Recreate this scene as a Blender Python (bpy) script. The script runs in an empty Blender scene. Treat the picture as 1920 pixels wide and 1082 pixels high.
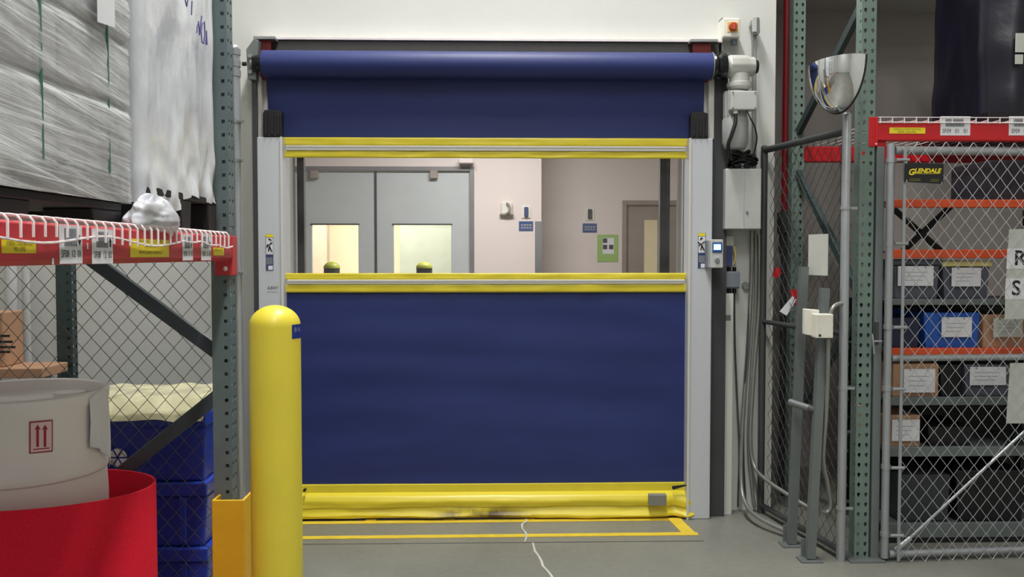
import bpy, bmesh, math, random
from mathutils import Vector, Matrix, noise
random.seed(7)
S = bpy.context.scene
COL = S.collection

# ------------------------------------------------------------------ camera
F = 1663.0; YAW = math.radians(1.5); PIT = math.radians(2.17); EYE = 1.55
cd = bpy.data.cameras.new('camera'); cam = bpy.data.objects.new('camera', cd); COL.objects.link(cam)
cd.sensor_width = 36; cd.lens = F / 1920 * 36; cd.clip_start = 0.05
cam.location = (0, 0, EYE); cam.rotation_euler = (math.pi / 2 - PIT, 0, -YAW)
S.camera = cam

# ------------------------------------------------------------------ world, exposure
w = bpy.data.worlds.new('world'); S.world = w; w.use_nodes = True
bg = w.node_tree.nodes['Background']; bg.inputs[0].default_value = (.75, .8, .85, 1); bg.inputs[1].default_value = .15
S.view_settings.view_transform = 'Standard'; S.view_settings.look = 'None'
S.view_settings.exposure = -0.25; S.view_settings.gamma = 1.0; S.view_settings.use_curve_mapping = False
AISLE_W = 360.0; BACKROOM_W = 96.0; CORRIDOR_W = 210.0

# ------------------------------------------------------------------ pixel -> world point at a known depth
FW = Vector((math.sin(YAW) * math.cos(PIT), math.cos(YAW) * math.cos(PIT), -math.sin(PIT)))
RT = Vector((math.cos(YAW), -math.sin(YAW), 0)); UP = RT.cross(FW); EYEP = Vector((0, 0, EYE))
def ray(px, py): return FW * F + RT * (px - 960) + UP * (541 - py)
def at(px, py, Y): r = ray(px, py); return EYEP + r * (Y / r.y)
def atx(px, py, X): r = ray(px, py); return EYEP + r * (X / r.x)
def atz(px, py, Z): r = ray(px, py); return EYEP + r * ((Z - EYE) / r.z)
def X_(px, Y, py=500): return at(px, py, Y).x
def Z_(py, Y, px=916): return at(px, py, Y).z

# ------------------------------------------------------------------ materials
def lin(c):
    def f(v):
        v /= 255.0
        return v / 12.92 if v <= .04045 else ((v + .055) / 1.055) ** 2.4
    return (f(c[0]), f(c[1]), f(c[2]), 1)
class NT:
    def __init__(s, name):
        s.m = bpy.data.materials.new(name); s.m.use_nodes = True; s.t = s.m.node_tree
        s.b = s.t.nodes['Principled BSDF']; s.out = s.t.nodes['Material Output']
    def n(s, kind, **kw):
        x = s.t.nodes.new(kind)
        for k, v in kw.items():
            if k in x.inputs: x.inputs[k].default_value = v
            else: setattr(x, k, v)
        return x
    def l(s, a, b): s.t.links.new(a, b)
    def coord(s, scale=(1, 1, 1), rot=(0, 0, 0)):
        tc = s.n('ShaderNodeTexCoord'); mp = s.n('ShaderNodeMapping'); mp.inputs['Scale'].default_value = scale
        mp.inputs['Rotation'].default_value = rot
        s.l(tc.outputs['Object'], mp.inputs['Vector']); return mp.outputs[0]
    def streaks(s, wave, rot):
        tc = s.n('ShaderNodeTexCoord'); mp = s.n('ShaderNodeMapping', vector_type='TEXTURE'); mp.inputs['Scale'].default_value = wave
        mp.inputs['Rotation'].default_value = rot; s.l(tc.outputs['Object'], mp.inputs['Vector']); return mp.outputs[0]
    def noise(s, vec, scale, detail=4, rough=.55):
        x = s.n('ShaderNodeTexNoise', Scale=scale, Detail=detail, Roughness=rough); s.l(vec, x.inputs['Vector']); return x.outputs['Fac']
    def ramp(s, fac, stops):
        r = s.n('ShaderNodeValToRGB'); e = r.color_ramp.elements
        while len(e) < len(stops): e.new(.5)
        for i, (p, c) in enumerate(stops): e[i].position = p; e[i].color = c
        s.l(fac, r.inputs[0]); return r.outputs[0]
    def bump(s, h, strength, dist=.01):
        b = s.n('ShaderNodeBump', Strength=strength, Distance=dist); s.l(h, b.inputs['Height']); s.l(b.outputs[0], s.b.inputs['Normal']); return b
MATS = {}
def mat(name, col, rough=.5, metal=0., var=.08, vs=6., bump=0., bs=40., coat=0., stretch=(1, 1, 1), spec=.5):
    if name in MATS: return MATS[name]
    k = NT(name); c = lin(col)
    k.b.inputs['Roughness'].default_value = rough; k.b.inputs['Metallic'].default_value = metal
    k.b.inputs['Coat Weight'].default_value = coat; k.b.inputs['Specular IOR Level'].default_value = spec
    v = k.coord(stretch)
    lo = tuple(x * (1 - var) for x in c[:3]) + (1,); hi = tuple(min(1, x * (1 + var)) for x in c[:3]) + (1,)
    k.l(k.ramp(k.noise(v, vs), [(.3, lo), (.7, hi)]), k.b.inputs['Base Color'])
    if bump: k.bump(k.noise(v, bs, 3), bump, .004)
    MATS[name] = k.m; return k.m
def emit(name, col, s):
    k = NT(name); k.b.inputs['Base Color'].default_value = lin(col)
    k.b.inputs['Emission Color'].default_value = lin(col); k.b.inputs['Emission Strength'].default_value = s
    return k.m
def film(name, col, amount, rough=.15, streak=None, bump=.3, rot=(0, 0, 0), spec=.5):
    """thin plastic film: part see-through, part surface, with folds"""
    k = NT(name); k.b.inputs['Base Color'].default_value = lin(col); k.b.inputs['Roughness'].default_value = rough
    k.b.inputs['Specular IOR Level'].default_value = spec
    tr = k.n('ShaderNodeBsdfTransparent'); mx = k.n('ShaderNodeMixShader')
    k.l(tr.outputs[0], mx.inputs[1]); k.l(k.b.outputs[0], mx.inputs[2]); k.l(mx.outputs[0], k.out.inputs[0])
    if streak:
        v = k.coord(streak, rot); f = k.noise(v, 1.0, 5, .6)
        mr = k.n('ShaderNodeMapRange'); k.l(f, mr.inputs['Value'])
        mr.inputs['From Min'].default_value = .35; mr.inputs['From Max'].default_value = .7
        mr.inputs['To Min'].default_value = amount[0]; mr.inputs['To Max'].default_value = amount[1]
        k.l(mr.outputs[0], mx.inputs[0]); k.bump(f, bump, .02)
    else: mx.inputs[0].default_value = amount
    return k.m

def wall_mat(name, col, dirt=.06):
    k = NT(name); c = lin(col); v = k.coord()
    lo = tuple(x * (1 - dirt) for x in c[:3]) + (1,)
    k.l(k.ramp(k.noise(v, 1.3, 6), [(.3, lo), (.62, c)]), k.b.inputs['Base Color'])
    k.b.inputs['Roughness'].default_value = .55; k.bump(k.noise(v, 180, 2), .12, .002); return k.m
M = dict(
    wall=wall_mat('painted_wall', (208, 209, 204)), wall_r=wall_mat('shaded_recess_paint', (172, 164, 158)),  # recess paint is greyed to carry the shade under the rack loads
    room=wall_mat('backroom_paint', (226, 213, 207), .03), room2=wall_mat('backroom_paint_b', (226, 214, 208), .03), cream=wall_mat('cream_paint', (240, 228, 185), .02),
    ceil=wall_mat('ceiling_paint', (200, 200, 195)), pipe_w=mat('white_pipe', (205, 205, 205), .45),
    alu=mat('anodised_guide', (202, 205, 211), .42, .12, .03, stretch=(1, 1, .1)), bar=mat('aluminium_bar', (214, 212, 206), .42, .1, .02, stretch=(.1, 1, 1)),
    steel=mat('galvanised_steel', (168, 172, 172), .42, .75, .12, 14), galv=mat('galvanised_tube', (176, 180, 184), .38, .7, .08, 10, stretch=(1, 1, .4)),
    wire_g=mat('galvanised_wire', (186, 188, 190), .55, .3, .08, 10), mesh_d=mat('dark_wire', (96, 98, 98), .4, .5), post_d=mat('dark_zinc', (72, 76, 76), .5, .4),
    dull=mat('dull_zinc', (122, 128, 128), .5, .5, .1), cond=mat('conduit', (150, 152, 148), .4, .6),
    black=mat('black_plastic', (26, 26, 28), .5), blackg=mat('black_gloss', (18, 19, 22), .22, 0, .05), rub=mat('dark_seal', (62, 62, 64), .6),
    header=mat('dark_header', (66, 64, 62), .55), dred=mat('dark_red_bracket', (120, 30, 30), .5),
    green_l=mat('rack_green_grey', (100, 115, 117), .45, .1, .1, 9), green_r=mat('rack_green', (112, 131, 123), .45, .1, .1, 9), green_d=mat('rack_green_deep', (48, 64, 64), .5, .1),
    dbrace=mat('brace_dark', (64, 74, 82), .45, .1),
    red_l=mat('beam_red_faded', (196, 52, 62), .45, 0, .14, 5, .1, 60), red_r=mat('beam_red', (198, 24, 34), .35, 0, .06, 5),
    redpipe=mat('sprinkler_red', (148, 22, 32), .4), white=mat('white_coat', (232, 222, 222), .4), paper=mat('paper', (226, 226, 230), .8, 0, .03),
    papery=mat('paper_dull', (196, 198, 190), .8, 0, .05), ylabel=mat('yellow_label', (238, 216, 44), .5, 0, .05), ink=mat('ink', (28, 26, 30), .7),
    ink_g=mat('faint_ink', (112, 104, 44), .7), grey_ink=mat('barcode_grey', (150, 152, 156), .7, 0, .15, 60), blue_ink=mat('marker_blue', (70, 70, 130), .6),
    yel=mat('safety_yellow', (230, 212, 66), .38, 0, .05, 4), yel_band=mat('yellow_vinyl', (222, 204, 52), .42, 0, .07, 5, .25, 18), yel_p=mat('guard_yellow', (226, 178, 30), .45, 0, .06, 8),
    motor=mat('motor_grey', (186, 186, 180), .4, .1), motor2=mat('motor_shell', (160, 162, 160), .45, .1), box_g=mat('cabinet_grey', (190, 192, 190), .45), box_d=mat('junction_grey', (116, 122, 132), .5),
    bwhite=mat('box_white', (226, 224, 212), .45), org=mat('shelf_orange', (222, 84, 40), .45), shelf=mat('shelf_grey', (112, 120, 120), .45, .2), bin_d=mat('bin_dark_grey', (84, 86, 98), .5),
    bin_b=mat('bin_blue', (30, 84, 176), .42), card=mat('cardboard', (178, 138, 108), .8, 0, .08, 4), card_g=mat('carton_grey', (160, 157, 160), .8, 0, .16, 4), cream_lid=mat('cream_lid', (214, 200, 132), .5),
    tote=mat('tote_blue', (42, 66, 168), .25, 0, .08, 5, .3, 14), drum=mat('drum_hdpe', (240, 233, 231), .45, 0, .03, 3), red_s=mat('red_sleeve', (230, 28, 56), .75, 0, .16, 260, .6, 320, spec=.2),
    pallet=mat('pallet_black', (16, 16, 21), .5), navy=mat('navy_wrap', (20, 20, 34), .3, 0, .2, 4, .5, 10), leaf=mat('door_leaf', (186, 190, 190), .45, 0, .03), frame_d=mat('door_frame_grey', (128, 126, 126), .4, .2),
    taupe=mat('door_taupe', (150, 138, 128), .45), inox=mat('stainless', (190, 190, 196), .25, .9, .08, 4, stretch=(1, 1, .1)), sign_b=mat('sign_blue', (46, 74, 128), .5), sign_g=mat('poster_green', (158, 190, 108), .7),
    olive=mat('olive_dome', (176, 180, 62), .45), sens=mat('sensor_grey', (130, 130, 124), .5), red_ink=mat('label_red', (160, 24, 44), .6), pinkp=mat('label_pink', (236, 200, 204), .7), green_s=mat('strap_green', (64, 110, 96), .4),
    chrome=mat('mirror_chrome', (235, 236, 238), .03, 1., 0.), skin_b=mat('label_navy', (58, 66, 112), .5), tape=mat('tape_yellow', (226, 196, 58), .55, 0, .1, 12), crackm=mat('crack_fill', (196, 194, 184), .8), joint=mat('joint_dark', (84, 84, 80), .8),
    lampm=mat('lamp_housing', (225, 225, 222), .5), sheet_y=mat('yellow_poly', (212, 207, 168), .16, 0, .14, 8, .8, 9), tube=emit('lamp_tube', (245, 248, 255), 6.0), screen=emit('lit_screen', (120, 190, 255), 5.0),
)
def floor_mat():
    k = NT('concrete'); v = k.coord()
    a = k.noise(v, .9, 7, .6); b = k.noise(v, 26, 5, .7)
    mx = k.n('ShaderNodeMix', data_type='FLOAT'); mx.inputs[0].default_value = .3; k.l(a, mx.inputs[2]); k.l(b, mx.inputs[3])
    k.l(k.ramp(mx.outputs[0], [(.3, lin((108, 108, 101))), (.55, lin((130, 130, 121))), (.75, lin((144, 143, 133)))]), k.b.inputs['Base Color'])
    mr = k.n('ShaderNodeMapRange'); k.l(a, mr.inputs['Value']); mr.inputs['To Min'].default_value = .28; mr.inputs['To Max'].default_value = .55
    k.l(mr.outputs[0], k.b.inputs['Roughness']); k.bump(b, .08, .003); return k.m
M['floor'] = floor_mat()
def curtain_mat():
    k = NT('curtain_blue'); v = k.coord((.5, 1, 3)); a = k.noise(v, 1.6, 5); wv = k.noise(k.coord(), 700, 1)
    k.l(k.ramp(a, [(.3, lin((36, 46, 98))), (.7, lin((44, 55, 112)))]), k.b.inputs['Base Color'])
    k.b.inputs['Roughness'].default_value = .48; k.b.inputs['Specular IOR Level'].default_value = .35; k.bump(wv, .1, .001); return k.m
M['blue'] = curtain_mat()
def bottom_mat():
    k = NT('yellow_loop_worn'); tc = k.coord(); b = k.noise(tc, 9, 4)
    sep = k.n('ShaderNodeSeparateXYZ'); k.l(tc, sep.inputs[0])
    m1 = k.n('ShaderNodeMath', operation='ABSOLUTE'); s0 = k.n('ShaderNodeMath', operation='SUBTRACT'); s0.inputs[1].default_value = -.05
    k.l(sep.outputs[0], s0.inputs[0]); k.l(s0.outputs[0], m1.inputs[0])
    mr = k.n('ShaderNodeMapRange'); mr.inputs['From Min'].default_value = .1; mr.inputs['From Max'].default_value = .36; mr.inputs['To Min'].default_value = 1; mr.inputs['To Max'].default_value = 0; k.l(m1.outputs[0], mr.inputs['Value'])
    mz = k.n('ShaderNodeMapRange'); mz.inputs['From Min'].default_value = .045; mz.inputs['From Max'].default_value = .1; mz.inputs['To Min'].default_value = 1; mz.inputs['To Max'].default_value = 0; k.l(sep.outputs[2], mz.inputs['Value'])
    p = k.n('ShaderNodeMath', operation='MULTIPLY'); k.l(mr.outputs[0], p.inputs[0]); k.l(mz.outputs[0], p.inputs[1])
    p2 = k.n('ShaderNodeMath', operation='MULTIPLY'); k.l(p.outputs[0], p2.inputs[0]); k.l(k.ramp(b, [(.35, (.1, .1, .1, 1)), (.6, (1, 1, 1, 1))]), p2.inputs[1])
    mix = k.n('ShaderNodeMix', data_type='RGBA'); k.l(p2.outputs[0], mix.inputs[0]); mix.inputs[6].default_value = lin((226, 207, 54)); mix.inputs[7].default_value = lin((84, 62, 26))
    k.l(mix.outputs[2], k.b.inputs['Base Color']); k.b.inputs['Roughness'].default_value = .35; return k.m
M['yel_loop'] = bottom_mat()
M['vinyl'] = film('clear_vinyl', (232, 228, 226), (.015, .07), .08, (.8, 1, 5), .12)
def stretch_mat():
    k = NT('stretch_wrap'); k.b.inputs['Base Color'].default_value = lin((238, 240, 241)); k.b.inputs['Roughness'].default_value = .25
    tr = k.n('ShaderNodeBsdfTransparent'); mx = k.n('ShaderNodeMixShader')
    k.l(tr.outputs[0], mx.inputs[1]); k.l(k.b.outputs[0], mx.inputs[2]); k.l(mx.outputs[0], k.out.inputs[0])
    a = k.noise(k.streaks((.4, .7, .012), (math.radians(-2), 0, 0)), 1., 6, .65); b = k.noise(k.streaks((.4, .8, .02), (math.radians(-8), 0, 0)), 1., 6, .65)
    c = k.noise(k.coord(), 5, 3)
    m1 = k.n('ShaderNodeMath', operation='MAXIMUM'); k.l(a, m1.inputs[0]); k.l(b, m1.inputs[1])
    m2 = k.n('ShaderNodeMath', operation='MULTIPLY_ADD'); k.l(c, m2.inputs[0]); m2.inputs[1].default_value = .35; k.l(m1.outputs[0], m2.inputs[2])
    mr = k.n('ShaderNodeMapRange'); k.l(m2.outputs[0], mr.inputs['Value'])
    for n_, v_ in (('From Min', .62), ('From Max', .86), ('To Min', .3), ('To Max', .86)): mr.inputs[n_].default_value = v_
    k.l(mr.outputs[0], mx.inputs[0]); k.bump(m1.outputs[0], .3, .02); return k.m
M['wrapA'] = stretch_mat()
M['wrapB'] = film('white_poly_cover', (240, 243, 248), (.7, .97), .16, (6, 7, 3), .5)
M['bagm'] = film('loose_poly_bag', (228, 230, 236), (.6, .9), .12, (9, 9, 7), .4)
M['glass'] = film('window_glass', (220, 226, 222), .1, .03)

# ------------------------------------------------------------------ mesh builder
class MB:
    def __init__(s, mtx=None): s.v = []; s.f = []; s.m = mtx
    def add(s, vs, fs):
        o = len(s.v)
        s.v += [(s.m @ Vector(p)) if s.m else Vector(p) for p in vs]; s.f += [tuple(i + o for i in f) for f in fs]; return s
    def box(s, x0, y0, z0, x1, y1, z1):
        x0, x1 = sorted((x0, x1)); y0, y1 = sorted((y0, y1)); z0, z1 = sorted((z0, z1))
        v = [(x, y, z) for z in (z0, z1) for y in (y0, y1) for x in (x0, x1)]
        return s.add(v, [(0, 2, 3, 1), (4, 5, 7, 6), (0, 1, 5, 4), (2, 6, 7, 3), (0, 4, 6, 2), (1, 3, 7, 5)])
    def tube(s, pts, r, n=10, cap=True, closed=False):
        P = [Vector(p) for p in pts]; vs = []; fs = []; N = len(P); up = None
        for i, p in enumerate(P):
            if closed: t = P[(i + 1) % N] - P[i - 1]
            else: t = P[min(i + 1, N - 1)] - P[max(i - 1, 0)]
            t.normalize()
            if up is None:
                up = t.orthogonal().normalized()
                if n == 4: up = (up + t.cross(up)).normalized()
            up = (up - t * up.dot(t)).normalized(); b = t.cross(up)
            rr = r[i] if isinstance(r, (list, tuple)) else r
            for k in range(n):
                a = 2 * math.pi * k / n; vs.append(p + (up * math.cos(a) + b * math.sin(a)) * rr)
        for i in range(N if closed else N - 1):
            for k in range(n):
                a = i * n + k; b2 = i * n + (k + 1) % n; j = (i + 1) % N
                fs.append((a, b2, j * n + (k + 1) % n, j * n + k))
        if cap and not closed: fs.append(tuple(range(n - 1, -1, -1))); fs.append(tuple((N - 1) * n + k for k in range(n)))
        return s.add(vs, fs)
    def cyl(s, a, b, r, n=20): return s.tube([a, b], r, n)
    def lathe(s, c, prof, n=40, axis='z'):
        """prof: list of (radius, height); closed at ends where radius is 0"""
        vs = []; fs = []; cx, cy, cz = c
        for r, h in prof:
            for k in range(n):
                a = 2 * math.pi * k / n; u, v_ = r * math.cos(a), r * math.sin(a)
                vs.append({'z': (cx + u, cy + v_, cz + h), 'y': (cx + u, cy + h, cz + v_), 'x': (cx + h, cy + u, cz + v_)}[axis])
        for i in range(len(prof) - 1):
            for k in range(n):
                fs.append((i * n + k, i * n + (k + 1) % n, (i + 1) * n + (k + 1) % n, (i + 1) * n + k))
        return s.add(vs, fs)
    def prism(s, poly, y0, y1, plane='xz'):
        """extrude a polygon given as (a, b) along the third axis from y0 to y1"""
        n = len(poly)
        mk = {'xz': lambda a, b, t: (a, t, b), 'yz': lambda a, b, t: (t, a, b), 'xy': lambda a, b, t: (a, b, t)}[plane]
        v = [mk(a, b, y0) for a, b in poly] + [mk(a, b, y1) for a, b in poly]
        return s.add(v, [tuple(range(n)), tuple(range(2 * n - 1, n - 1, -1))] + [(i, i + n, (i + 1) % n + n, (i + 1) % n) for i in range(n)])
    def grid(s, fn, nu, nv):
        v = [fn(i / nu, j / nv) for j in range(nv + 1) for i in range(nu + 1)]
        return s.add(v, [(j * (nu + 1) + i, j * (nu + 1) + i + 1, (j + 1) * (nu + 1) + i + 1, (j + 1) * (nu + 1) + i) for j in range(nv) for i in range(nu)])
    def ball(s, c, r, n=12):
        prof = [(max(1e-4, r * math.sin(math.pi * i / 8)), -r * math.cos(math.pi * i / 8)) for i in range(9)]
        return s.lathe(c, prof, n)
    def build(s, name, m, parent=None, smooth=None, bevel=0, solid=0, merge=False, recalc=True, soffset=-1):
        me = bpy.data.meshes.new(name)
        if parent is None:
            xs = [p.x for p in s.v]; ys = [p.y for p in s.v]
            off = Vector(((min(xs) + max(xs)) / 2, (min(ys) + max(ys)) / 2, min(p.z for p in s.v)))
        else:
            off = Vector(); q = parent
            while q: off += q.location; q = q.parent
        me.from_pydata([p - off for p in s.v], [], s.f); me.materials.append(M[m] if isinstance(m, str) else m)
        if merge or recalc:
            b = bmesh.new(); b.from_mesh(me)
            if merge: bmesh.ops.remove_doubles(b, verts=b.verts, dist=1e-5)
            if recalc: bmesh.ops.recalc_face_normals(b, faces=b.faces)
            b.to_mesh(me); b.free()
        if smooth is not None:
            me.shade_smooth(); me.set_sharp_from_angle(angle=math.radians(smooth))
        o = bpy.data.objects.new(name, me); COL.objects.link(o)
        if parent is None: o.location = off
        else: o.parent = parent
        if solid: x = o.modifiers.new('solid', 'SOLIDIFY'); x.thickness = solid; x.offset = soffset
        if bevel: x = o.modifiers.new('bevel', 'BEVEL'); x.width = bevel; x.segments = 2; x.limit_method = 'ANGLE'
        return o
def tag(o, label=None, cat=None, group=None, kind=None):
    if label: o['label'] = label
    if cat: o['category'] = cat
    if group: o['group'] = group
    if kind: o['kind'] = kind
    return o
def thing(name, label, cat, loc=(0, 0, 0), group=None):
    o = bpy.data.objects.new(name, None); COL.objects.link(o); o.location = loc; o.empty_display_size = .1
    return tag(o, label, cat, group)
def struct(name, mb, m, label=None, parent=None, **kw):
    o = mb.build(name, m, parent, **kw)
    if parent is None: o['kind'] = 'structure'; o['label'] = label or name.replace('_', ' '); o['category'] = name.split('_')[0]
    return o
def P(name, m, parent, mb, label=None, **kw):
    o = mb.build(name, m, parent, **kw)
    if label: o['label'] = label
    return o
def text(name, body, size, origin, m, parent, xdir=(1, 0, 0), zdir=(0, 0, 1), width=None, shear=0, align='CENTER', bold=0):
    """flat lettering standing in the plane spanned by xdir (reading) and zdir (up)"""
    cu = bpy.data.curves.new('t', 'FONT'); cu.body = body; cu.size = size; cu.align_x = align; cu.align_y = 'CENTER'; cu.shear = shear; cu.offset = bold
    cu.resolution_u = 3
    ob = bpy.data.objects.new('t', cu); COL.objects.link(ob); dg = bpy.context.evaluated_depsgraph_get()
    me = bpy.data.meshes.new_from_object(ob.evaluated_get(dg)); bpy.data.objects.remove(ob)
    xd = Vector(xdir).normalized(); zd = Vector(zdir).normalized(); off = Vector(); q = parent
    while q: off += q.location; q = q.parent
    xs = [v.co.x for v in me.vertices]; sx = 1
    if width and xs: sx = width / (max(xs) - min(xs))
    for v in me.vertices: v.co = Vector(origin) + xd * v.co.x * sx + zd * v.co.y - off
    me.name = name; me.materials.clear(); me.materials.append(M[m])
    o = bpy.data.objects.new(name, me); COL.objects.link(o); o.parent = parent; return o
def pbox(x0, y0, x1, y1, Y0, Y1):
    """box whose front face at depth Y0 spans the given pixels, going back to Y1"""
    a = at(x0, y0, Y0); b = at(x1, y1, Y0); return MB().box(a.x, Y0, a.z, b.x, Y1, b.z)

# ================================================================== the setting
ZC = 7.2; YW = 5.30; YWB = 5.62; YC = 5.19; YG = 5.12
XL = X_(533, YW); XR = X_(1289, YW); ZT = 2.62; XCOR = X_(1450, YW)
fl = struct('floor', MB().box(-4.6, -6.2, -.12, 5.2, 13, 0), 'floor', 'grey sealed concrete floor of the warehouse aisle')
wf = MB().box(-4.6, YW, 0, XL, YWB, ZC).box(XR, YW, 0, XCOR, YWB, ZC).box(XL, YW, ZT, XR, YWB, ZC)
WF = struct('wall_front', wf, 'wall', 'off-white painted wall around the high speed door')
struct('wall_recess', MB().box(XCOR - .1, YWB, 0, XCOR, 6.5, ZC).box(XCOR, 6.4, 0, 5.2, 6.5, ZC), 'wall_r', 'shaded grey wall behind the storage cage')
struct('wall_left', MB().box(-4.7, -6.2, 0, -4.6, YW, ZC), 'wall', 'plain left side wall of the warehouse')
struct('wall_right', MB().box(5.2, -6.2, 0, 5.3, 6.5, ZC), 'wall', 'plain right side wall of the warehouse')
struct('wall_back', MB().box(-4.7, -6.3, 0, 5.3, -6.2, ZC), 'wall', 'plain warehouse wall behind the viewer')
struct('ceiling', MB().box(-4.7, -6.3, ZC, 5.3, 6.5, ZC + .1), 'ceil', 'white warehouse ceiling')
# back room seen through the clear panel
YD = 9.2; YR = 9.9; XS = X_(1015, YD)
xa, xb = X_(512, YD), X_(889, YD); zd = Z_(313, YD)
struct('wall_passage', MB().box(-3.4, YD, 0, xa, YD + .14, 3.3).box(xb, YD, 0, XS, YR, 3.3).box(xa, YD, zd, xb, YD + .14, 3.3), 'room', 'pale wall holding the grey double doors in the room beyond')
dx0, dx1 = X_(1166, YR), X_(1166, YR) + 1.08; dzt = Z_(376, YR, 1200)
struct('wall_passage_side', MB().box(XS, YR, 0, dx0, YR + .14, 3.3).box(dx1, YR, 0, 3.4, YR + .14, 3.3).box(dx0, YR, dzt, dx1, YR + .14, 3.3), 'room2', 'pale wall holding the taupe door in the room beyond')
struct('wall_room_left', MB().box(-3.5, YWB, 0, -3.4, 12.6, 3.3), 'room', 'left wall of the room beyond the door')
struct('wall_room_right', MB().box(3.4, 6.5, 0, 3.5, 12.6, 3.3).box(XCOR, 6.5, 0, 3.5, 6.6, 3.3), 'room', 'right wall of the room beyond the door')
wcor = struct('wall_corridor', MB().box(-3.5, 12.5, 0, 3.5, 12.6, 3.3), 'cream', 'cream corridor wall seen through the door windows')
struct('ceiling_room', MB().box(-3.5, YWB, 3.3, 3.5, 12.6, 3.4), 'ceil', 'ceiling of the room beyond the door')

P('pier', mat('pier_beige', (196, 170, 140), .6), wcor, MB().box(X_(540, 11.2), 11.2, 0, X_(613, 11.2), 11.4, 3.29)); P('screen_wall', mat('screen_green', (158, 164, 142), .6), wcor, MB().box(X_(750, 11.3), 11.3, 0, X_(880, 11.3), 11.36, 3.29))
# floor joint and repaired crack
def ribbon(pts, wd, z=.0015):
    mb = MB(); P_ = [Vector((p.x, p.y, z)) for p in pts]; vs = []
    for i, p in enumerate(P_):
        t = (P_[min(i + 1, len(P_) - 1)] - P_[max(i - 1, 0)]).normalized(); nrm = Vector((-t.y, t.x, 0)); ww = wd * random.uniform(.7, 1.3)
        vs += [p + nrm * ww / 2, p - nrm * ww / 2]
    return mb.add(vs, [(2 * i, 2 * i + 1, 2 * i + 3, 2 * i + 2) for i in range(len(P_) - 1)])
P('control_joint', 'joint', fl, ribbon([atz(x, 1021 - (x - 560) * .0085, 0) for x in range(300, 1330, 60)], .008))
cr = [(986, 970), (988, 978), (979, 984), (979, 992), (986, 1000), (987, 1009), (984, 1017)]
cr2 = [(999, 1018), (1001, 1026), (1003, 1034), (1010, 1043), (1015, 1052), (1018, 1062), (1026, 1070), (1034, 1080), (1040, 1092), (1052, 1110), (1058, 1140)]
P('crack', 'crackm', fl, ribbon([atz(x, y, 0) for x, y in cr], .011, .004), 'pale filled crack through the yellow tape')
P('crack', 'crackm', fl, ribbon([atz(x, y, 0) for x, y in cr2], .012, .002), 'pale filled crack running to the viewer')

# yellow tape rectangle at the threshold
tp = thing('floor_tape', 'yellow tape outline stuck on the concrete in front of the blue door', 'floor marking', (0, 5, 0))
a, b, c = atz(1303, 1000, 0), atz(1262, 973, 0), atz(420, 1012, 0)
def strip(p, q, wd, z=.003):
    p, q = Vector((p.x, p.y, 0)), Vector((q.x, q.y, 0)); t = (q - p).normalized(); n_ = Vector((-t.y, t.x, 0)) * wd / 2
    vs = [p + n_, p - n_, q - n_, q + n_]
    return MB().add([(v.x, v.y, 0.0005) for v in vs] + [(v.x, v.y, z) for v in vs], [(4, 5, 6, 7), (0, 1, 5, 4), (1, 2, 6, 5), (2, 3, 7, 6), (3, 0, 4, 7)])
P('tape_strip', 'tape', tp, strip(Vector((-1.25, 4.83, 0)), Vector((1.16, 4.845, 0)), .05))
P('tape_strip', 'tape', tp, strip(Vector((-1.25, 5.10, 0)), Vector((1.13, 5.12, 0)), .05))
P('tape_strip', 'tape', tp, strip(Vector((1.115, 4.82, 0)), Vector((1.085, 5.14, 0)), .075, .0036))
for px in (697, 842, 992, 1138): q = atz(px, 972, 0); P('tape_tab', 'tape', tp, strip(Vector((q.x, 5.12, 0)), Vector((q.x, 5.26, 0)), .06, .0034))

# ================================================================== high speed door
D = thing('roll_up_door', 'blue fabric high speed roll-up door with yellow bands and clear window', 'door', (0, YC, 0))
def zc(py): return Z_(py, YC, 910)
gx = [(X_(484, YG), X_(532, YG)), (X_(1290, YG), X_(1335, YG))]
zg = Z_(258, YG)
for i, (u, v) in enumerate(gx):
    g = P('side_guide', 'alu', D, MB().box(u, YG, 0, v, YW, zg), bevel=.006, label='brushed aluminium side guide')
    s_ = -1 if i == 0 else 1
    P('guide_lip', 'bar', g, MB().box(*( (v - .012, YG - .012, 0, v, YG - .0005, zg) if i == 0 else (u, YG - .012, 0, u + .012, YG - .0005, zg))))
    P('side_seal', 'rub', D, MB().box(*( (u - .027, YG + .006, 0, u - .001, YW - .001, Z_(140, YW)) if i == 0 else (v + .001, YG + .05, 0, X_(1351, YW), YW - .001, Z_(142, YW)))))
    # the narrow inner rails above the guides
    ur = (X_(485, 5.17), X_(494, 5.17)) if i == 0 else (X_(1326, 5.17), X_(1336, 5.17))
    P('inner_rail', 'bar', D, MB().box(ur[0], 5.16, zg + .001, ur[1], YW - .002, Z_(146, 5.17)), bevel=.003)
    ur = (X_(497, 5.21), X_(503, 5.21)) if i == 0 else (X_(1318, 5.21), X_(1324, 5.21))
    P('inner_rail', 'bar', D, MB().box(ur[0], 5.215, zg + .001, ur[1], YW - .002, Z_(150, 5.2)), bevel=.002)
    bx = (X_(496, 5.12), X_(531, 5.12)) if i == 0 else (X_(1293, 5.12), X_(1325, 5.12))
    z0, z1 = zg + .001, Z_(208, 5.12)
    mb = MB().prism([(bx[0], z0), (bx[1], z0), (bx[1], z1 - .01), (bx[1] - .03, z1), (bx[0] + .01, z1), (bx[0], z1 - .02)], 5.115, 5.165)
    for k in range(3): mb.box(bx[0] + .012 + k * .035, 5.105, z0 + .01, bx[0] + .026 + k * .035, 5.116, z1 - .03)
    P('guide_entry_block', 'black', D, mb, bevel=.003)
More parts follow.
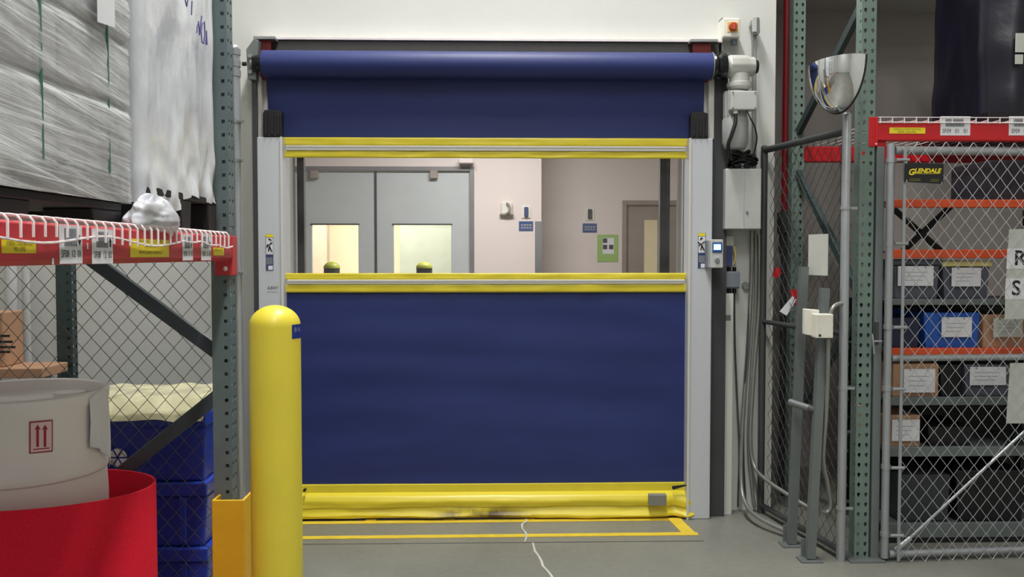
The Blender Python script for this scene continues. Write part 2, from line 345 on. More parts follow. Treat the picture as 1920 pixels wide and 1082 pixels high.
# header, flashing, brackets
P('header_plate', 'header', D, MB().box(X_(488, 5.22), 5.225, 2.5, X_(1345, 5.22), YW - .002, Z_(77, 5.22)), bevel=.003)
P('header_flashing', 'white', D, MB().box(X_(486, 5.22), 5.21, Z_(77, 5.22) + .0005, X_(1350, 5.22), YW - .002, Z_(74, 5.22) + .003))
for x0, x1 in ((488, 512), (1296, 1330)):
    P('header_bracket', 'dred', D, MB().box(X_(x0, 5.17), 5.17, 2.56, X_(x1, 5.17), 5.224, Z_(78, 5.17)), bevel=.003)
    P('bracket_cap', 'steel', D, MB().box(X_(x0 - 6, 5.17), 5.14, Z_(78, 5.17) + .0005, X_(x1 + 10, 5.17), 5.224, Z_(73, 5.17)))
# roll
ry, rz, rr = 5.09, Z_(121, 5.07), .076
rx0, rx1 = X_(496, 5.07), X_(1331, 5.07)
P('curtain_roll', 'blue', D, MB().lathe((0, ry, rz), [(.03, rx0), (rr, rx0), (rr, rx1), (.03, rx1)], 48, 'x'), smooth=40)
P('roll_shaft', 'steel', D, MB().cyl((rx0 - .07, ry, rz), (rx1 + .03, ry, rz), .024), smooth=40)
P('roll_flange', 'steel', D, MB().lathe((0, ry, rz), [(.02, rx1 + .001), (rr + .004, rx1 + .001), (rr + .004, rx1 + .006), (.02, rx1 + .006)], 40, 'x'), smooth=40)
lb = P('bearing_plate', 'dull', D, MB().prism([(X_(468, 5.1), Z_(150, 5.1)), (X_(484, 5.1), Z_(152, 5.1)), (X_(489, 5.1), Z_(78, 5.1)), (X_(480, 5.1), Z_(76, 5.1)), (X_(466, 5.1), Z_(95, 5.1))], 5.1, YW - .002), bevel=.003)
P('bearing', 'blackg', D, MB().lathe((0, ry, rz), [(.02, rx0 - .055), (.045, rx0 - .055), (.05, rx0 - .03), (.045, rx0 - .004), (.02, rx0 - .004)], 20, 'x'), smooth=40)
for dz in (-.045, .045): P('bolt', 'steel', lb, MB().cyl((X_(474, 5.1), 5.085, rz + dz), (X_(474, 5.1), 5.1, rz + dz), .012, 6))
P('bolt', 'black', lb, MB().cyl((X_(466, 5.09), 5.09, rz), (X_(466, 5.09) - .022, 5.09, rz), .012, 8))
# curtain
cx0, cx1 = gx[0][1] - .02, gx[1][0] + .02
def sheet(x0, x1, z0, z1, amp, seed, y=YC, nu=60, nv=30):
    def fn(u, v):
        x = x0 + (x1 - x0) * u; z = z0 + (z1 - z0) * v; e = min(1, u * 6, (1 - u) * 6)
        d = noise.noise(Vector((x * .9 + seed, z * 3.2, seed))) * amp * e + noise.noise(Vector((x * .5 + seed, z * 9, 3))) * amp * .35 * e
        return (x, y + d, z)
    return MB().grid(fn, nu, nv)
zb = [zc(p) for p in (259, 274, 284, 297, 512, 524, 533, 548, 906, 922)]
def upper(u, v):
    z = zb[0] + (rz - zb[0]) * v; xl = cx0 if v < .28 else X_(503, 5.15); xr = cx1 if v < .28 else X_(1319, 5.15)
    return (xl + (xr - xl) * u, YC - .05 * max(0, v - .3), z)
P('curtain_panel', 'blue', D, MB().grid(upper, 30, 24), smooth=60, label='upper blue curtain panel')
P('curtain_panel', 'blue', D, sheet(cx0, cx1, zb[8] - .01, zb[7] + .01, .014, 3.1, nu=90, nv=60), smooth=60, label='lower blue curtain panel')
P('window_panel', 'vinyl', D, sheet(cx0, cx1, zb[4] - .01, zb[3] + .01, .006, 9.4), smooth=60, label='clear vinyl window strip')
for k, (i0, i1, ym) in enumerate(((1, 0, 0), (3, 2, 0), (5, 4, 0), (7, 6, 0))):
    lower = (k % 2 == 1)
    P('yellow_band', 'yel_band', D, MB().grid(lambda u, v: (cx0 + (cx1 - cx0) * u, YC - .012 - .006 * noise.noise(Vector((u * 14, k * 3., v))), zb[i0] + (zb[i1] - zb[i0]) * v), 80, 4), smooth=60, solid=.003)
for i0, i1 in ((2, 1), (6, 5)):
    z0, z1 = zb[i0], zb[i1]; h = z1 - z0
    pr = [(YC - .016, z0), (YC - .022, z0 + h * .12), (YC - .023, z0 + h * .48), (YC - .021, z0 + h * .54), (YC - .026, z0 + h * .62), (YC - .026, z0 + h * .9), (YC - .018, z1), (YC + .02, z1), (YC + .02, z0)]
    P('reinforcing_bar', 'bar', D, MB().prism(pr, cx0 + .03, cx1 - .03, 'yz'), smooth=25)
# bottom edge: flat yellow hem, tube and hanging loop
P('bottom_hem', 'yel_band', D, MB().box(cx0 + .0, YC - .016, zb[9], cx1, YC + .004, zb[8]), bevel=.003)
def loop(u, v):
    x = cx0 - .006 + (cx1 - cx0 + .035) * u; prof = [(-.016, zb[9] + .004), (-.05, zb[9] - .012), (-.064, zb[9] - .04), (-.058, zb[9] - .075), (-.05, .085), (-.058, .05), (-.07, .03), (-.06, .014), (-.02, .008), (.02, .008), (.045, .04), (.05, .1), (.03, zb[9] - .01), (.0, zb[9] + .003)]
    t = v * (len(prof) - 1); i = min(int(t), len(prof) - 2); ff = t - i
    y = prof[i][0] * (1 - ff) + prof[i + 1][0] * ff; z = prof[i][1] * (1 - ff) + prof[i + 1][1] * ff
    wv = noise.noise(Vector((x * 2.4, v * 5, 1.))) * .014 + noise.noise(Vector((x * 6, v * 12, 4.))) * .006
    k = math.sin(min(1, v * 1.4) * math.pi)
    if u > .93: wv += .016 * math.sin((u - .93) * 90) * k
    return (x, YC + y + wv * k, max(.006, z + wv * .6 * k))
P('bottom_loop', 'yel_loop', D, MB().grid(loop, 140, 39), smooth=60, label='padded yellow bottom edge with worn brown patch')
P('sensor_box', 'sens', D, pbox(1217, 928, 1250, 949, YC - .105, YC - .066), bevel=.005, label='grey wireless sensor box')
P('hem_notch', 'black', D, MB().prism([(X_(1264, 5.1), Z_(914, 5.1, 1270)), (X_(1291, 5.1), Z_(911, 5.1, 1270)), (X_(1291, 5.1), Z_(913, 5.1, 1270)), (X_(1266, 5.1), Z_(920, 5.1, 1270))], YC - .072, YC - .06))
P('hem_bolt', 'black', D, MB().cyl((X_(566, 5.1), YC - .08, Z_(921, 5.1, 566)), (X_(566, 5.1), YC - .05, Z_(921, 5.1, 566)), .008, 8))
# warning stickers on both guides
for (x0, x1, y0, y1) in ((498, 512.5, 439, 507), (1309, 1323, 437, 503)):
    st = P('warning_sticker', 'skin_b', D, pbox(x0, y0, x1, y1, YG - .003, YG - .0005), 'pictogram warning sticker with dark blue lower half')
    Yt = YG - .0045; hh = y1 - y0
    P('sticker_field', 'paper', st, pbox(x0 + .8, y0 + hh * .1, x1 - .8, y0 + hh * .56, Yt + .0005, YG - .0031))
    P('sticker_head', 'ylabel', st, pbox(x0 + .3, y0 + .3, x1 - .3, y0 + hh * .085, Yt + .0005, YG - .0031))
    P('sticker_note', 'paper', st, pbox(x0 + 5, y0 + hh * .87, x1 - 1, y0 + hh * .985, Yt + .0005, YG - .0031))
    P('sticker_block', 'box_d', st, pbox(x0 + 1.2, y0 + hh * .64, x1 - 1.2, y0 + hh * .84, Yt + .0005, YG - .0031))
    mb = MB(); cxp = (x0 + x1) / 2
    def pp(x, y): q = at(x, y, Yt - .001); return (q.x, Yt - .001, q.z)
    mb.prism([(pp(cxp - 3, y0 + 9)[0], pp(0, y0 + 9)[2]), (pp(cxp + 3, y0 + 9)[0], pp(0, y0 + 9)[2]), (pp(cxp, 0)[0], pp(0, y0 + 13.5)[2])], Yt - .0015, Yt - .0005)
    mb.tube([pp(cxp - .5, y0 + 8), pp(cxp - .5, y0 + 10)], .004, 4)
    mb.ball((pp(cxp - 2.5, 0)[0], Yt, pp(0, y0 + 17.5)[2]), .005, 6)
    for l in (((-4, 19), (0, 23)), ((0, 23), (4.5, 33)), ((0, 24), (-2, 32)), ((-3.5, 19.5), (-5, 25)), ((0, 20), (5, 16))):
        mb.tube([pp(cxp + l[0][0], y0 + l[0][1]), pp(cxp + l[1][0], y0 + l[1][1])], .0035, 4)
    P('pictogram', 'ink', st, mb)
q = at(511, 540, YG - .001); text('maker_name', 'ALBANY', .026, q, 'ink', D, width=.062, shear=.2)
q = at(511, 547.5, YG - .001); text('maker_line', 'Door Systems', .014, q, 'box_d', D, width=.058)

# ---------------------------------------------------------------- gear motor
Yb = 5.10
G = thing('gear_motor', 'pale grey gear motor with black coupling hanging at the right roll end', 'motor', at(1385, 280, Yb))
x0 = rx1 + .008
P('coupling', 'blackg', G, MB().lathe((0, ry, rz), [(.02, x0), (.07, x0), (.074, x0 + .01), (.062, x0 + .03), (.074, x0 + .045), (.074, x0 + .075), (.05, x0 + .085), (.02, x0 + .085)], 24, 'x'), smooth=35)
for k in range(6):
    aa = k * math.pi / 3 + .4; P('bolt', 'steel', G, MB().cyl((x0 - .002, ry - .055 * math.cos(aa), rz + .055 * math.sin(aa)), (x0 + .01, ry - .055 * math.cos(aa), rz + .055 * math.sin(aa)), .007, 6))
gb0, gb1 = x0 + .078, X_(1409, Yb)
P('gearbox', 'motor', G, MB().lathe((0, ry, rz), [(.02, gb0), (.05, gb0), (.066, gb0 + .02), (.066, gb1 - .05), (.056, gb1 - .03), (.056, gb1), (.02, gb1)], 10, 'x'), bevel=.006, smooth=30)
P('shaft_cover', 'black', G, MB().lathe((0, ry, rz), [(.01, gb1 + .001), (.042, gb1 + .001), (.036, gb1 + .02), (.01, gb1 + .022)], 20, 'x'), smooth=35)
mx = X_(1382, Yb); zz = lambda p: Z_(p, Yb, 1382)
P('motor_flange', 'motor', G, MB().lathe((mx, ry, 0), [(.03, zz(138)), (.058, zz(140)), (.058, zz(155)), (.072, zz(157)), (.072, zz(164)), (.05, zz(170)), (.03, zz(171))], 28), smooth=30)
body = P('motor_body', 'motor2', G, MB().lathe((mx - .022, ry, 0), [(.02, zz(171)), (.066, zz(173)), (.068, zz(222)), (.074, zz(226)), (.074, zz(268)), (.06, zz(279)), (.03, zz(282))], 32), smooth=30)
for k in range(7):
    aa = math.radians(150 + k * 22); P('cooling_fin', 'motor2', body, MB().box(mx - .022 + .066 * math.cos(aa) - .003, ry + .066 * math.sin(aa) - .01, zz(220), mx - .022 + .066 * math.cos(aa) + .003, ry + .066 * math.sin(aa) + .004, zz(176)))
tb = P('terminal_box', 'box_g', G, pbox(1371, 170, 1420, 206, 4.985, 5.05), bevel=.006, label='light grey terminal box')
for sx, sy in ((1374, 173), (1416, 173), (1374, 202), (1416, 202)):
    q = at(sx, sy, 4.985); P('screw', 'steel', tb, MB().cyl((q.x, 4.978, q.z), (q.x, 4.986, q.z), .005, 8))
q = at(1379, 206, 5.01); P('cable_gland', 'bwhite', tb, MB().cyl((q.x, 5.01, q.z + .002), (q.x, 5.01, q.z - .022), .014, 10), smooth=40)
def wire(pts, r, n=8, steps=6):
    """smooth tube through points"""
    Pn = [Vector(p) for p in pts]; out = []
    for i in range(len(Pn) - 1):
        p0, p1, p2, p3 = Pn[max(i - 1, 0)], Pn[i], Pn[i + 1], Pn[min(i + 2, len(Pn) - 1)]
        for k in range(steps):
            t = k / steps
            out.append(.5 * ((2 * p1) + (p2 - p0) * t + (2 * p0 - 5 * p1 + 4 * p2 - p3) * t * t + (3 * p1 - p0 - 3 * p2 + p3) * t ** 3))
    out.append(Pn[-1]); return MB().tube(out, r, n)
P('motor_cable', 'black', G, wire([at(1379, 209, 5.01), at(1379, 228, 5.0), at(1372, 252, 5.0), at(1365, 275, 5.02), at(1372, 300, 5.06)], .011), smooth=50)
P('sensor_lead', 'black', G, wire([at(1400, 206, 5.0), at(1406, 220, 4.99), at(1415, 238, 5.0), at(1419, 262, 5.03), at(1412, 295, 5.06)], .0045), smooth=50)

# disconnect switch
Yq = 5.17
sw = thing('disconnect_switch', 'white isolator box with red rotary knob on yellow plate above motor', 'switch', at(1372, 72, Yq))
P('housing', 'bwhite', sw, pbox(1356, 33, 1388, 70, Yq, YW), bevel=.008)
pl = P('yellow_plate', mat('plate_yellow', (222, 184, 112), .5), sw, pbox(1364, 41, 1384, 60, Yq - .004, Yq - .0005), bevel=.001)
kq = at(1374, 50.5, Yq - .004); P('rotary_knob', mat('knob_red', (172, 66, 42), .5), sw, MB().lathe((kq.x, 0, kq.z), [(.001, Yq - .03), (.021, Yq - .03), (.025, Yq - .005), (.001, Yq - .0045)], 20, 'y'), smooth=35)
P('knob_mark', 'org', sw, MB().box(kq.x - .004, Yq - .034, kq.z - .018, kq.x + .004, Yq - .0305, kq.z + .018))
P('switch_gland', 'box_d', sw, MB().cyl(at(1376, 70.2, 5.23), at(1376, 84, 5.23), .02, 12), smooth=40)
P('mounting_rail', 'cond', sw, pbox(1353.5, 33, 1355.8, 96, 5.23, YW))
# conduit with LB fitting
cdx = thing('conduit_run', 'pair of thin steel conduits with angled fitting box beside the motor', 'conduit', at(1412, 430, 5.27))
P('fitting_body', 'cond', cdx, MB().prism([(X_(1405.5, 5.2), Z_(42, 5.2)), (X_(1408, 5.2), Z_(30, 5.2)), (X_(1413, 5.2), Z_(27.5, 5.2)), (X_(1420, 5.2), Z_(29, 5.2)), (X_(1421, 5.2), Z_(57, 5.2)), (X_(1417, 5.2), Z_(63, 5.2)), (X_(1411, 5.2), Z_(61, 5.2))], 5.2, 5.27), bevel=.006)
P('fitting_cover', 'box_g', cdx, pbox(1411, 31, 1419.5, 60, 5.192, 5.1995), bevel=.004)
for px in (1411.5, 1416.5): P('conduit', 'cond', cdx, MB().cyl(at(px, 61, 5.24), at(px, 330, 5.24), .0062, 8), smooth=50)
# control cabinet
Yk = 5.12
cb = thing('control_cabinet', 'light grey metal control cabinet with centre seam below the gear motor', 'cabinet', at(1393, 430, Yk))
P('cabinet_body', 'box_g', cb, pbox(1360.5, 316, 1427, 430, Yk, YW - .002), bevel=.004)
P('cover_panel', 'box_g', cb, pbox(1361, 317, 1392.5, 429, Yk - .008, Yk - .0005), bevel=.003)
P('cover_panel', 'box_g', cb, pbox(1394, 317, 1426, 429, Yk - .008, Yk - .0005), bevel=.003)
P('cover_strip', 'box_g', cb, pbox(1391, 317, 1394.5, 429, Yk - .012, Yk - .0082), bevel=.001)
P('lock', 'dull', cb, MB().cyl(at(1401, 398, Yk - .009), at(1401, 398, Yk - .016), .007, 10))
# coil of black cable lying on it
hp = thing('cable_coil', 'tangled coil of black cable lying on top of the control cabinet', 'cable', at(1388, 315, 5.18))
zt = Z_(316, Yk)
for k in range(9):
    cx_, r_ = X_(1389, 5.18) + random.uniform(-.02, .02), random.uniform(.045, .078); zz_ = zt + .014 + k * .009
    ph = random.random() * 6; pts = [(cx_ + r_ * math.cos(t) * random.uniform(.93, 1.07), 5.195 + .055 * math.sin(t), zz_ + .014 * math.sin(t * 2 + ph) + .012) for t in [i * math.pi / 12 for i in range(24)]]
    P('cable_loop', 'blackg', hp, MB().tube(pts, .0085, 6, closed=True), smooth=50)
# keypad with lit screen
Yp = 5.02
kp = thing('door_keypad', 'grey keypad with glowing blue-white screen mounted beside the right guide', 'control panel', at(1345, 503, 5.06))
P('bracket', 'box_d', kp, pbox(1324, 451, 1334, 502, 5.085, 5.1185), bevel=.003)
P('keypad_body', 'box_g', kp, pbox(1333, 449, 1356, 502.5, Yp, 5.1), bevel=.005)
P('screen_surround', 'sign_b', kp, pbox(1336, 454.5, 1354, 474, Yp - .003, Yp - .0005), bevel=.001)
P('screen', 'screen', kp, pbox(1338.5, 458, 1351.5, 468.5, Yp - .005, Yp - .0032))
for bx_, by_ in ((1342, 479), (1346, 479)): P('indicator', 'paper', kp, pbox(bx_, by_, bx_ + 1.4, by_ + 4, Yp - .003, Yp - .0005))
q = at(1345, 489, Yp); P('key_pad_cross', 'box_d', kp, MB().lathe((q.x, 0, q.z), [(.001, Yp - .006), (.013, Yp - .006), (.015, Yp - .0005), (.001, Yp - .0004)], 14, 'y'))
# power unit behind keypad
pu = thing('relay_module', 'dark blue relay module with yellow cable ties behind the keypad', 'module', at(1366, 502, 5.22))
P('module_body', 'skin_b', pu, pbox(1356, 461, 1373, 500, 5.2, YW - .002), bevel=.003)
P('module_base', 'bwhite', pu, pbox(1350, 443, 1376, 461, 5.24, YW - .002), bevel=.003)
P('yellow_tie', 'cream_lid', pu, wire([at(1376, 462, 5.25), at(1379, 478, 5.24), at(1376, 494, 5.24), at(1366, 500, 5.23)], .007), smooth=50)
# junction box with glands
jb = thing('junction_box', 'blue-grey junction box with six black cable glands below the keypad', 'junction box', at(1368, 545, 5.2))
P('box_body', 'box_d', jb, pbox(1352.5, 509, 1387, 541, 5.2, YW - .002), bevel=.004)
P('box_lid', 'box_d', jb, pbox(1356, 511, 1387.5, 539, 5.19, 5.1995), bevel=.003)
for px in (1357.5, 1367, 1377):
    for (y0_, y1_) in ((501, 508.8), (541.2, 549.5)): P('cable_gland', 'blackg', jb, MB().cyl(at(px, y0_, 5.235), at(px, y1_, 5.235), .0115, 10), smooth=40)
# white cover channel down the wall, then loose cables and conduits
tr = thing('cable_trunking', 'tall white cable trunking standing on the floor beside the right guide', 'trunking', (X_(1362, 5.2), 5.25, 0))
P('channel', 'wall', tr, MB().box(X_(1351.5, 5.2), 5.2, 0, X_(1376, 5.2), YW - .001, Z_(551, 5.2)), bevel=.003)
P('clip', 'dull', tr, pbox(1359, 591, 1370, 600, 5.193, 5.1995))
def conduit(label, pts, r, m='cond'):
    o = wire(pts, r, 10, 8).build('floor_conduit' if r > .009 else 'loose_cable', m, None, smooth=50)
    return tag(o, label, 'conduit' if r > .009 else 'cable')
fb = lambda px, py, Y: at(px, py, Y)
conduit('grey conduit bending from the wall along the floor to the fence struts', [fb(1410, 432, 5.26), fb(1409, 520, 5.26), fb(1403, 640, 5.26), fb(1392, 800, 5.24), fb(1390, 905, 5.2), fb(1400, 948, 5.08), fb(1425, 972, 4.93), fb(1474, 996, 4.76)], .0125)
conduit('thin steel conduit dropping straight beside the fence end', [fb(1417, 432, 5.27), fb(1417, 560, 5.27), fb(1409, 700, 5.27), fb(1404, 830, 5.26), fb(1412, 930, 5.26), fb(1416, 952, 5.26)], .01)
conduit('steel conduit sweeping sideways through the fence at knee height', [fb(1424, 440, 5.25), fb(1424, 560, 5.25), fb(1414, 690, 5.25), fb(1407, 815, 5.24), fb(1413, 870, 5.22), fb(1432, 896, 5.1), fb(1478, 928, 4.9), fb(1530, 960, 4.72)], .0115)
conduit('thin black cable hanging along the white trunking', [fb(1377, 550, 5.26), fb(1378, 640, 5.25), fb(1382, 740, 5.25), fb(1386, 840, 5.25), fb(1384, 930, 5.26), fb(1384, 950, 5.28)], .005, 'rub')
conduit('dark grey cable bowed between the trunking and conduits', [fb(1405, 552, 5.27), fb(1401, 650, 5.24), fb(1396, 740, 5.25), fb(1394, 850, 5.27), fb(1398, 940, 5.28)], .0055, 'rub')
jt = at(1398, 536, 5.29); P('knockout_cap', 'steel', WF, MB().lathe((jt.x, 0, jt.z), [(.001, 5.27), (.02, 5.27), (.024, 5.298), (.001, 5.299)], 16, 'y'), smooth=40)

# ================================================================== room beyond
for i, (p0, p1) in enumerate(((558, 571), (1237, 1251), (1253.5, 1255.5))):
    yy = YWB + .002; tag(MB().box(X_(p0, yy), yy, 0, X_(p1, yy), yy + .06, 2.6).build('edge_post', 'blackg' if i < 2 else 'rub', None, bevel=.004), ['black seal post at the left far edge of the opening', 'black seal post at the right far edge of the opening', 'thin dark strip beside the right seal post of the opening'][i], 'post')
tag(MB().box(X_(1281, 5.24), 5.24, 0, X_(1287, 5.24), 5.26, 2.3).build('inner_seal', 'rub', None), 'thin dark seal strip inside the right guide', 'seal')
# double doors
fr = .045
d1 = tag(MB().box(xa, YD - .03, 0, xa + fr, YD + .14, zd).box(xb - fr, YD - .03, 0, xb, YD + .14, zd).box(xa + fr, YD - .03, zd - fr, xb - fr, YD + .14, zd).build('door_1', 'frame_d', None, bevel=.004), 'grey double doors with lit windows in the room beyond', 'door', kind='structure')
xm = X_(705, YD)
for (l0, l1, wx0, wx1, wy0) in ((xa + fr, xm - .006, 585, 672, 422), (xm + .006, xb - fr, 738, 846, 422)):
    w0, w1, wz1, wz0 = X_(wx0, YD), X_(wx1, YD), Z_(wy0, YD), .95
    lf = P('door_leaf', 'leaf', d1, MB().box(l0, YD + .01, .01, w0, YD + .055, zd - fr - .004).box(w1, YD + .01, .01, l1, YD + .055, zd - fr - .004).box(w0, YD + .01, .01, w1, YD + .055, wz0).box(w0, YD + .01, wz1, w1, YD + .055, zd - fr - .004), 'pale grey door leaf with square window')
    P('window_bead', 'rub', lf, MB().box(w0 - .012, YD + .002, wz1, w1 + .012, YD + .009, wz1 + .014))
    P('window_pane', 'glass', lf, MB().box(w0, YD + .03, wz0, w1, YD + .036, wz1))
    q = at((wx0 + wx1) / 2 + (20 if wx0 > 700 else -40), 326, YD); P('door_closer', 'taupe', lf, MB().box(q.x - .03, YD - .05, q.z - .05, q.x + .05, YD + .009, q.z + .03), bevel=.006)
P('astragal', 'rub', d1, MB().box(xm - .011, YD - .002, .01, xm + .011, YD + .06, zd - fr - .004), 'dark seal between the leaves')
tag(pbox(860, 297, 888, 306, 9.05, 9.199).build('wall_lamp_box', 'room', None, bevel=.01), 'small pale box above the right end of the double doors', 'box')
# single door
d2 = tag(MB().box(dx0, YR - .02, 0, dx0 + .05, YR + .14, dzt).box(dx1 - .05, YR - .02, 0, dx1, YR + .14, dzt).box(dx0 + .05, YR - .02, dzt - .05, dx1 - .05, YR + .14, dzt).build('door_2', 'taupe', None, bevel=.004), 'taupe door with narrow lit window in the room beyond', 'door', kind='structure')
w0, w1, wz1 = X_(1208, YR), X_(1234, YR), Z_(412, YR, 1220)
P('door_leaf', 'taupe', d2, MB().box(dx0 + .055, YR + .02, .01, w0, YR + .065, dzt - .055).box(w1, YR + .02, .01, dx1 - .055, YR + .065, dzt - .055).box(w0, YR + .02, .01, w1, YR + .065, .95).box(w0, YR + .02, wz1, w1, YR + .065, dzt - .055))
P('window_pane', 'glass', d2, MB().box(w0, YR + .035, .95, w1, YR + .041, wz1))
tag(MB().box(X_(1003, YD), YD - .006, .1, XS + .006, YD - .0005, Z_(415, YD)).box(XS + .0005, YD - .0005, .1, XS + .006, YR - .2, Z_(415, YD)).build('corner_guard', 'inox', None), 'stainless corner guard on the pale wall corner', 'corner guard')
# telephone
ph = thing('wall_phone', 'beige wall telephone left of the card readers', 'telephone', at(950, 403, YD))
P('phone_body', 'bwhite', ph, pbox(940, 379, 960, 401, YD - .05, YD - .001), bevel=.008)
P('handset', 'taupe', ph, wire([at(950, 381, YD - .07), at(954, 384, YD - .085), at(955.5, 390, YD - .085), at(954, 397, YD - .085), at(949, 401, YD - .07)], .012), smooth=50)
P('cradle', 'taupe', ph, pbox(937, 401, 963, 403.2, YD - .06, YD - .001))
for (px, py, Yw, n_) in ((987, 398, YD, 'left pale wall'), (1106.5, 402, YR, 'right pale wall')):
    rd = thing('card_reader', f'slim dark card reader on white plate on the {n_} beyond the window', 'card reader', at(px, py + 12, Yw), 'card readers')
    P('back_plate', 'bwhite', rd, pbox(px - 9, py - 12, px + 8, py + 11, Yw - .012, Yw - .001), bevel=.003)
    P('reader_body', 'skin_b' if px < 1000 else 'rub', rd, pbox(px - 4, py - 10, px + 3.5, py + 8, Yw - .04, Yw - .0125), bevel=.006)
for (x0_, y0_, x1_, y1_, Yw, n_) in ((973, 415, 999.5, 433, YD, 'left'), (1092.5, 419, 1119, 436, YR, 'right')):
    sg = thing('wall_sign', f'small blue sign with pale lettering under the {n_} card reader', 'sign', at((x0_ + x1_) / 2, y1_, Yw), 'blue wall signs')
    P('sign_plate', 'sign_b', sg, pbox(x0_, y0_, x1_, y1_, Yw - .006, Yw - .001))
    for r_ in (.3, .58): 
        for k in range(4):
            xx = x0_ + (x1_ - x0_) * (.14 + .2 * k); P('lettering', 'grey_ink', sg, pbox(xx, y0_ + (y1_ - y0_) * r_, xx + (x1_ - x0_) * .15, y0_ + (y1_ - y0_) * (r_ + .17), Yw - .0075, Yw - .0062))
po = thing('notice_poster', 'light green poster with small photographs beside the taupe door', 'poster', at(1139, 491, YR))
P('poster_sheet', 'sign_g', po, pbox(1120, 440, 1159, 491, YR - .006, YR - .001))
P('white_field', 'paper', po, pbox(1130, 446, 1151, 476, YR - .0075, YR - .0062))
for (x0_, y0_) in ((1130.5, 447), (1130.5, 459), (1142, 459)): P('photo', 'header', po, pbox(x0_, y0_, x0_ + 8, y0_ + 8.5, YR - .009, YR - .0077))
for px, n_ in ((622, 'left'), (795.5, 'right')):
    Yo = 7.4; q = at(px, 490.5, Yo); r_ = .066
    bo = thing('dome_bollard', f'small olive domed post standing before the {n_} far door leaf', 'bollard', (q.x, Yo, 0), 'domed posts beyond the door')
    P('post_body', 'rub', bo, MB().lathe((q.x, Yo, 0), [(.001, .0), (r_, .0), (r_, q.z - .055), (.001, q.z - .0549)], 24), smooth=40)
    P('dome_cap', 'olive', bo, MB().lathe((q.x, Yo, q.z - .055), [(.001, -.001)] + [((r_ + .003) * math.cos(t * math.pi / 16), .055 * math.sin(t * math.pi / 16)) for t in range(0, 8)] + [(.001, .055)], 24), smooth=50)

# ================================================================== perforated rack posts
SQ = [(1, 0), (1, 1), (0, 1), (-1, 1), (-1, 0), (-1, -1), (0, -1), (1, -1)]
TD = [(1, .25), (.75, .8), (0, 1), (-.75, .8), (-1, .25), (-.45, -.55), (0, -1), (.45, -.55)]
def panel(mb, o, u, width, height, holes, pitch, z0=0.):
    """a plate from o along u, pierced by columns of holes: holes = [(share of width, shape, half w, half h)]"""
    o = Vector(o); u = Vector(u).normalized(); n = int(height / pitch); cw = width / len(holes)
    for j in range(n):
        for c, (sh, hw, hh) in enumerate(holes):
            cx_ = cw * (c + .5); cz_ = z0 + pitch * (j + .5)
            def pt(a, b): return o + u * a + Vector((0, 0, b))
            if sh is None:
                mb.add([pt(cx_ + a * cw / 2, cz_ + b * pitch / 2) for a, b in ((-1, -1), (1, -1), (1, 1), (-1, 1))], [(0, 1, 2, 3)]); continue
            vo = [pt(cx_ + a * cw / 2, cz_ + b * pitch / 2) for a, b in SQ]; vi = [pt(cx_ + a * hw, cz_ + b * hh) for a, b in sh]
            mb.add(vo + vi, [(k, (k + 1) % 8, 8 + (k + 1) % 8, 8 + k) for k in range(8)])
def rack_post(parent, x, y, face, height, m, w=.074, d=.07, plate=True):
    """C-section post; face 'x' shows its pierced front to +x, '-y' to the viewer; (x, y) is the middle of the front face"""
    mb = MB(); front = [(TD, .0082, .0125), (TD, .0082, .0125)]; side = [(None, 0, 0), (SQ, .0065, .0065)]
    if face == 'x':
        panel(mb, (x, y - w / 2, 0), (0, 1, 0), w, height, front, .0508)
        panel(mb, (x - d, y - w / 2, 0), (1, 0, 0), d, height, side, .0508)
        panel(mb, (x, y + w / 2, 0), (-1, 0, 0), d, height, side[::-1], .0508)
    else:
        panel(mb, (x - w / 2, y, 0), (1, 0, 0), w, height, front, .0508)
        panel(mb, (x - w / 2, y + d, 0), (0, -1, 0), d, height, side, .0508)
        panel(mb, (x + w / 2, y, 0), (0, 1, 0), d, height, side[::-1], .0508)
    o = mb.build('upright_post', m, parent, solid=.0025, merge=True)
    if plate:
        cx_, cy_ = (x - d / 2, y) if face == 'x' else (x, y + d / 2)
        P('foot_plate', m if m != 'green_r' else 'dull', parent, MB().box(cx_ - .08, cy_ - .1, .0005, cx_ + .1, cy_ + .07, .009))
    return o
def brace(parent, a, b, wd, dp, m):
    """channel-section brace between two points lying in a vertical plane"""
    a, b = Vector(a), Vector(b); t = (b - a).normalized(); hz = Vector((t.x, t.y, 0)).normalized(); n = Vector((-hz.y, hz.x, 0)); s = t.cross(n)
    vs = [p + s * i * wd / 2 + n * j * dp / 2 for p in (a, b) for i, j in ((-1, -1), (1, -1), (1, 1), (-1, 1))]
    return P('diagonal_brace', m, parent, MB().add(vs, [(0, 1, 2, 3), (7, 6, 5, 4), (0, 4, 5, 1), (1, 5, 6, 2), (2, 6, 7, 3), (3, 7, 4, 0)]), bevel=.003)

# ---------------------------------------------------------------- left pallet rack
LX = -.992; LY = 3.46
LR = thing('pallet_rack', 'green pallet rack with faded red beam on the left of the aisle', 'rack', (LX, LY, 0))
rack_post(LR, LX, LY, 'x', 4.2, 'green_l')
rack_post(LR, LX - 1.0, LY, 'x', 4.2, 'green_l')
rack_post(LR, LX, .95, 'x', 4.2, 'green_l'); rack_post(LR, LX - 1.0, .95, 'x', 4.2, 'green_l')
yb_ = LY + .01
p1, p2 = at(396, 652, yb_), at(190, 500, yb_); dr = (p2 - p1) / (p2.x - p1.x); ext = lambda p, d_, X: p + d_ * (X - p.x)
brace(LR, ext(p1, dr, LX - .03), ext(p1, dr, LX - .96), .052, .03, 'dbrace')
p1, p2 = at(396, 752, yb_), at(225, 888, yb_); dr = (p2 - p1) / (p2.x - p1.x); brace(LR, ext(p1, dr, LX - .03), ext(p1, dr, LX - .96), .052, .03, 'dbrace')
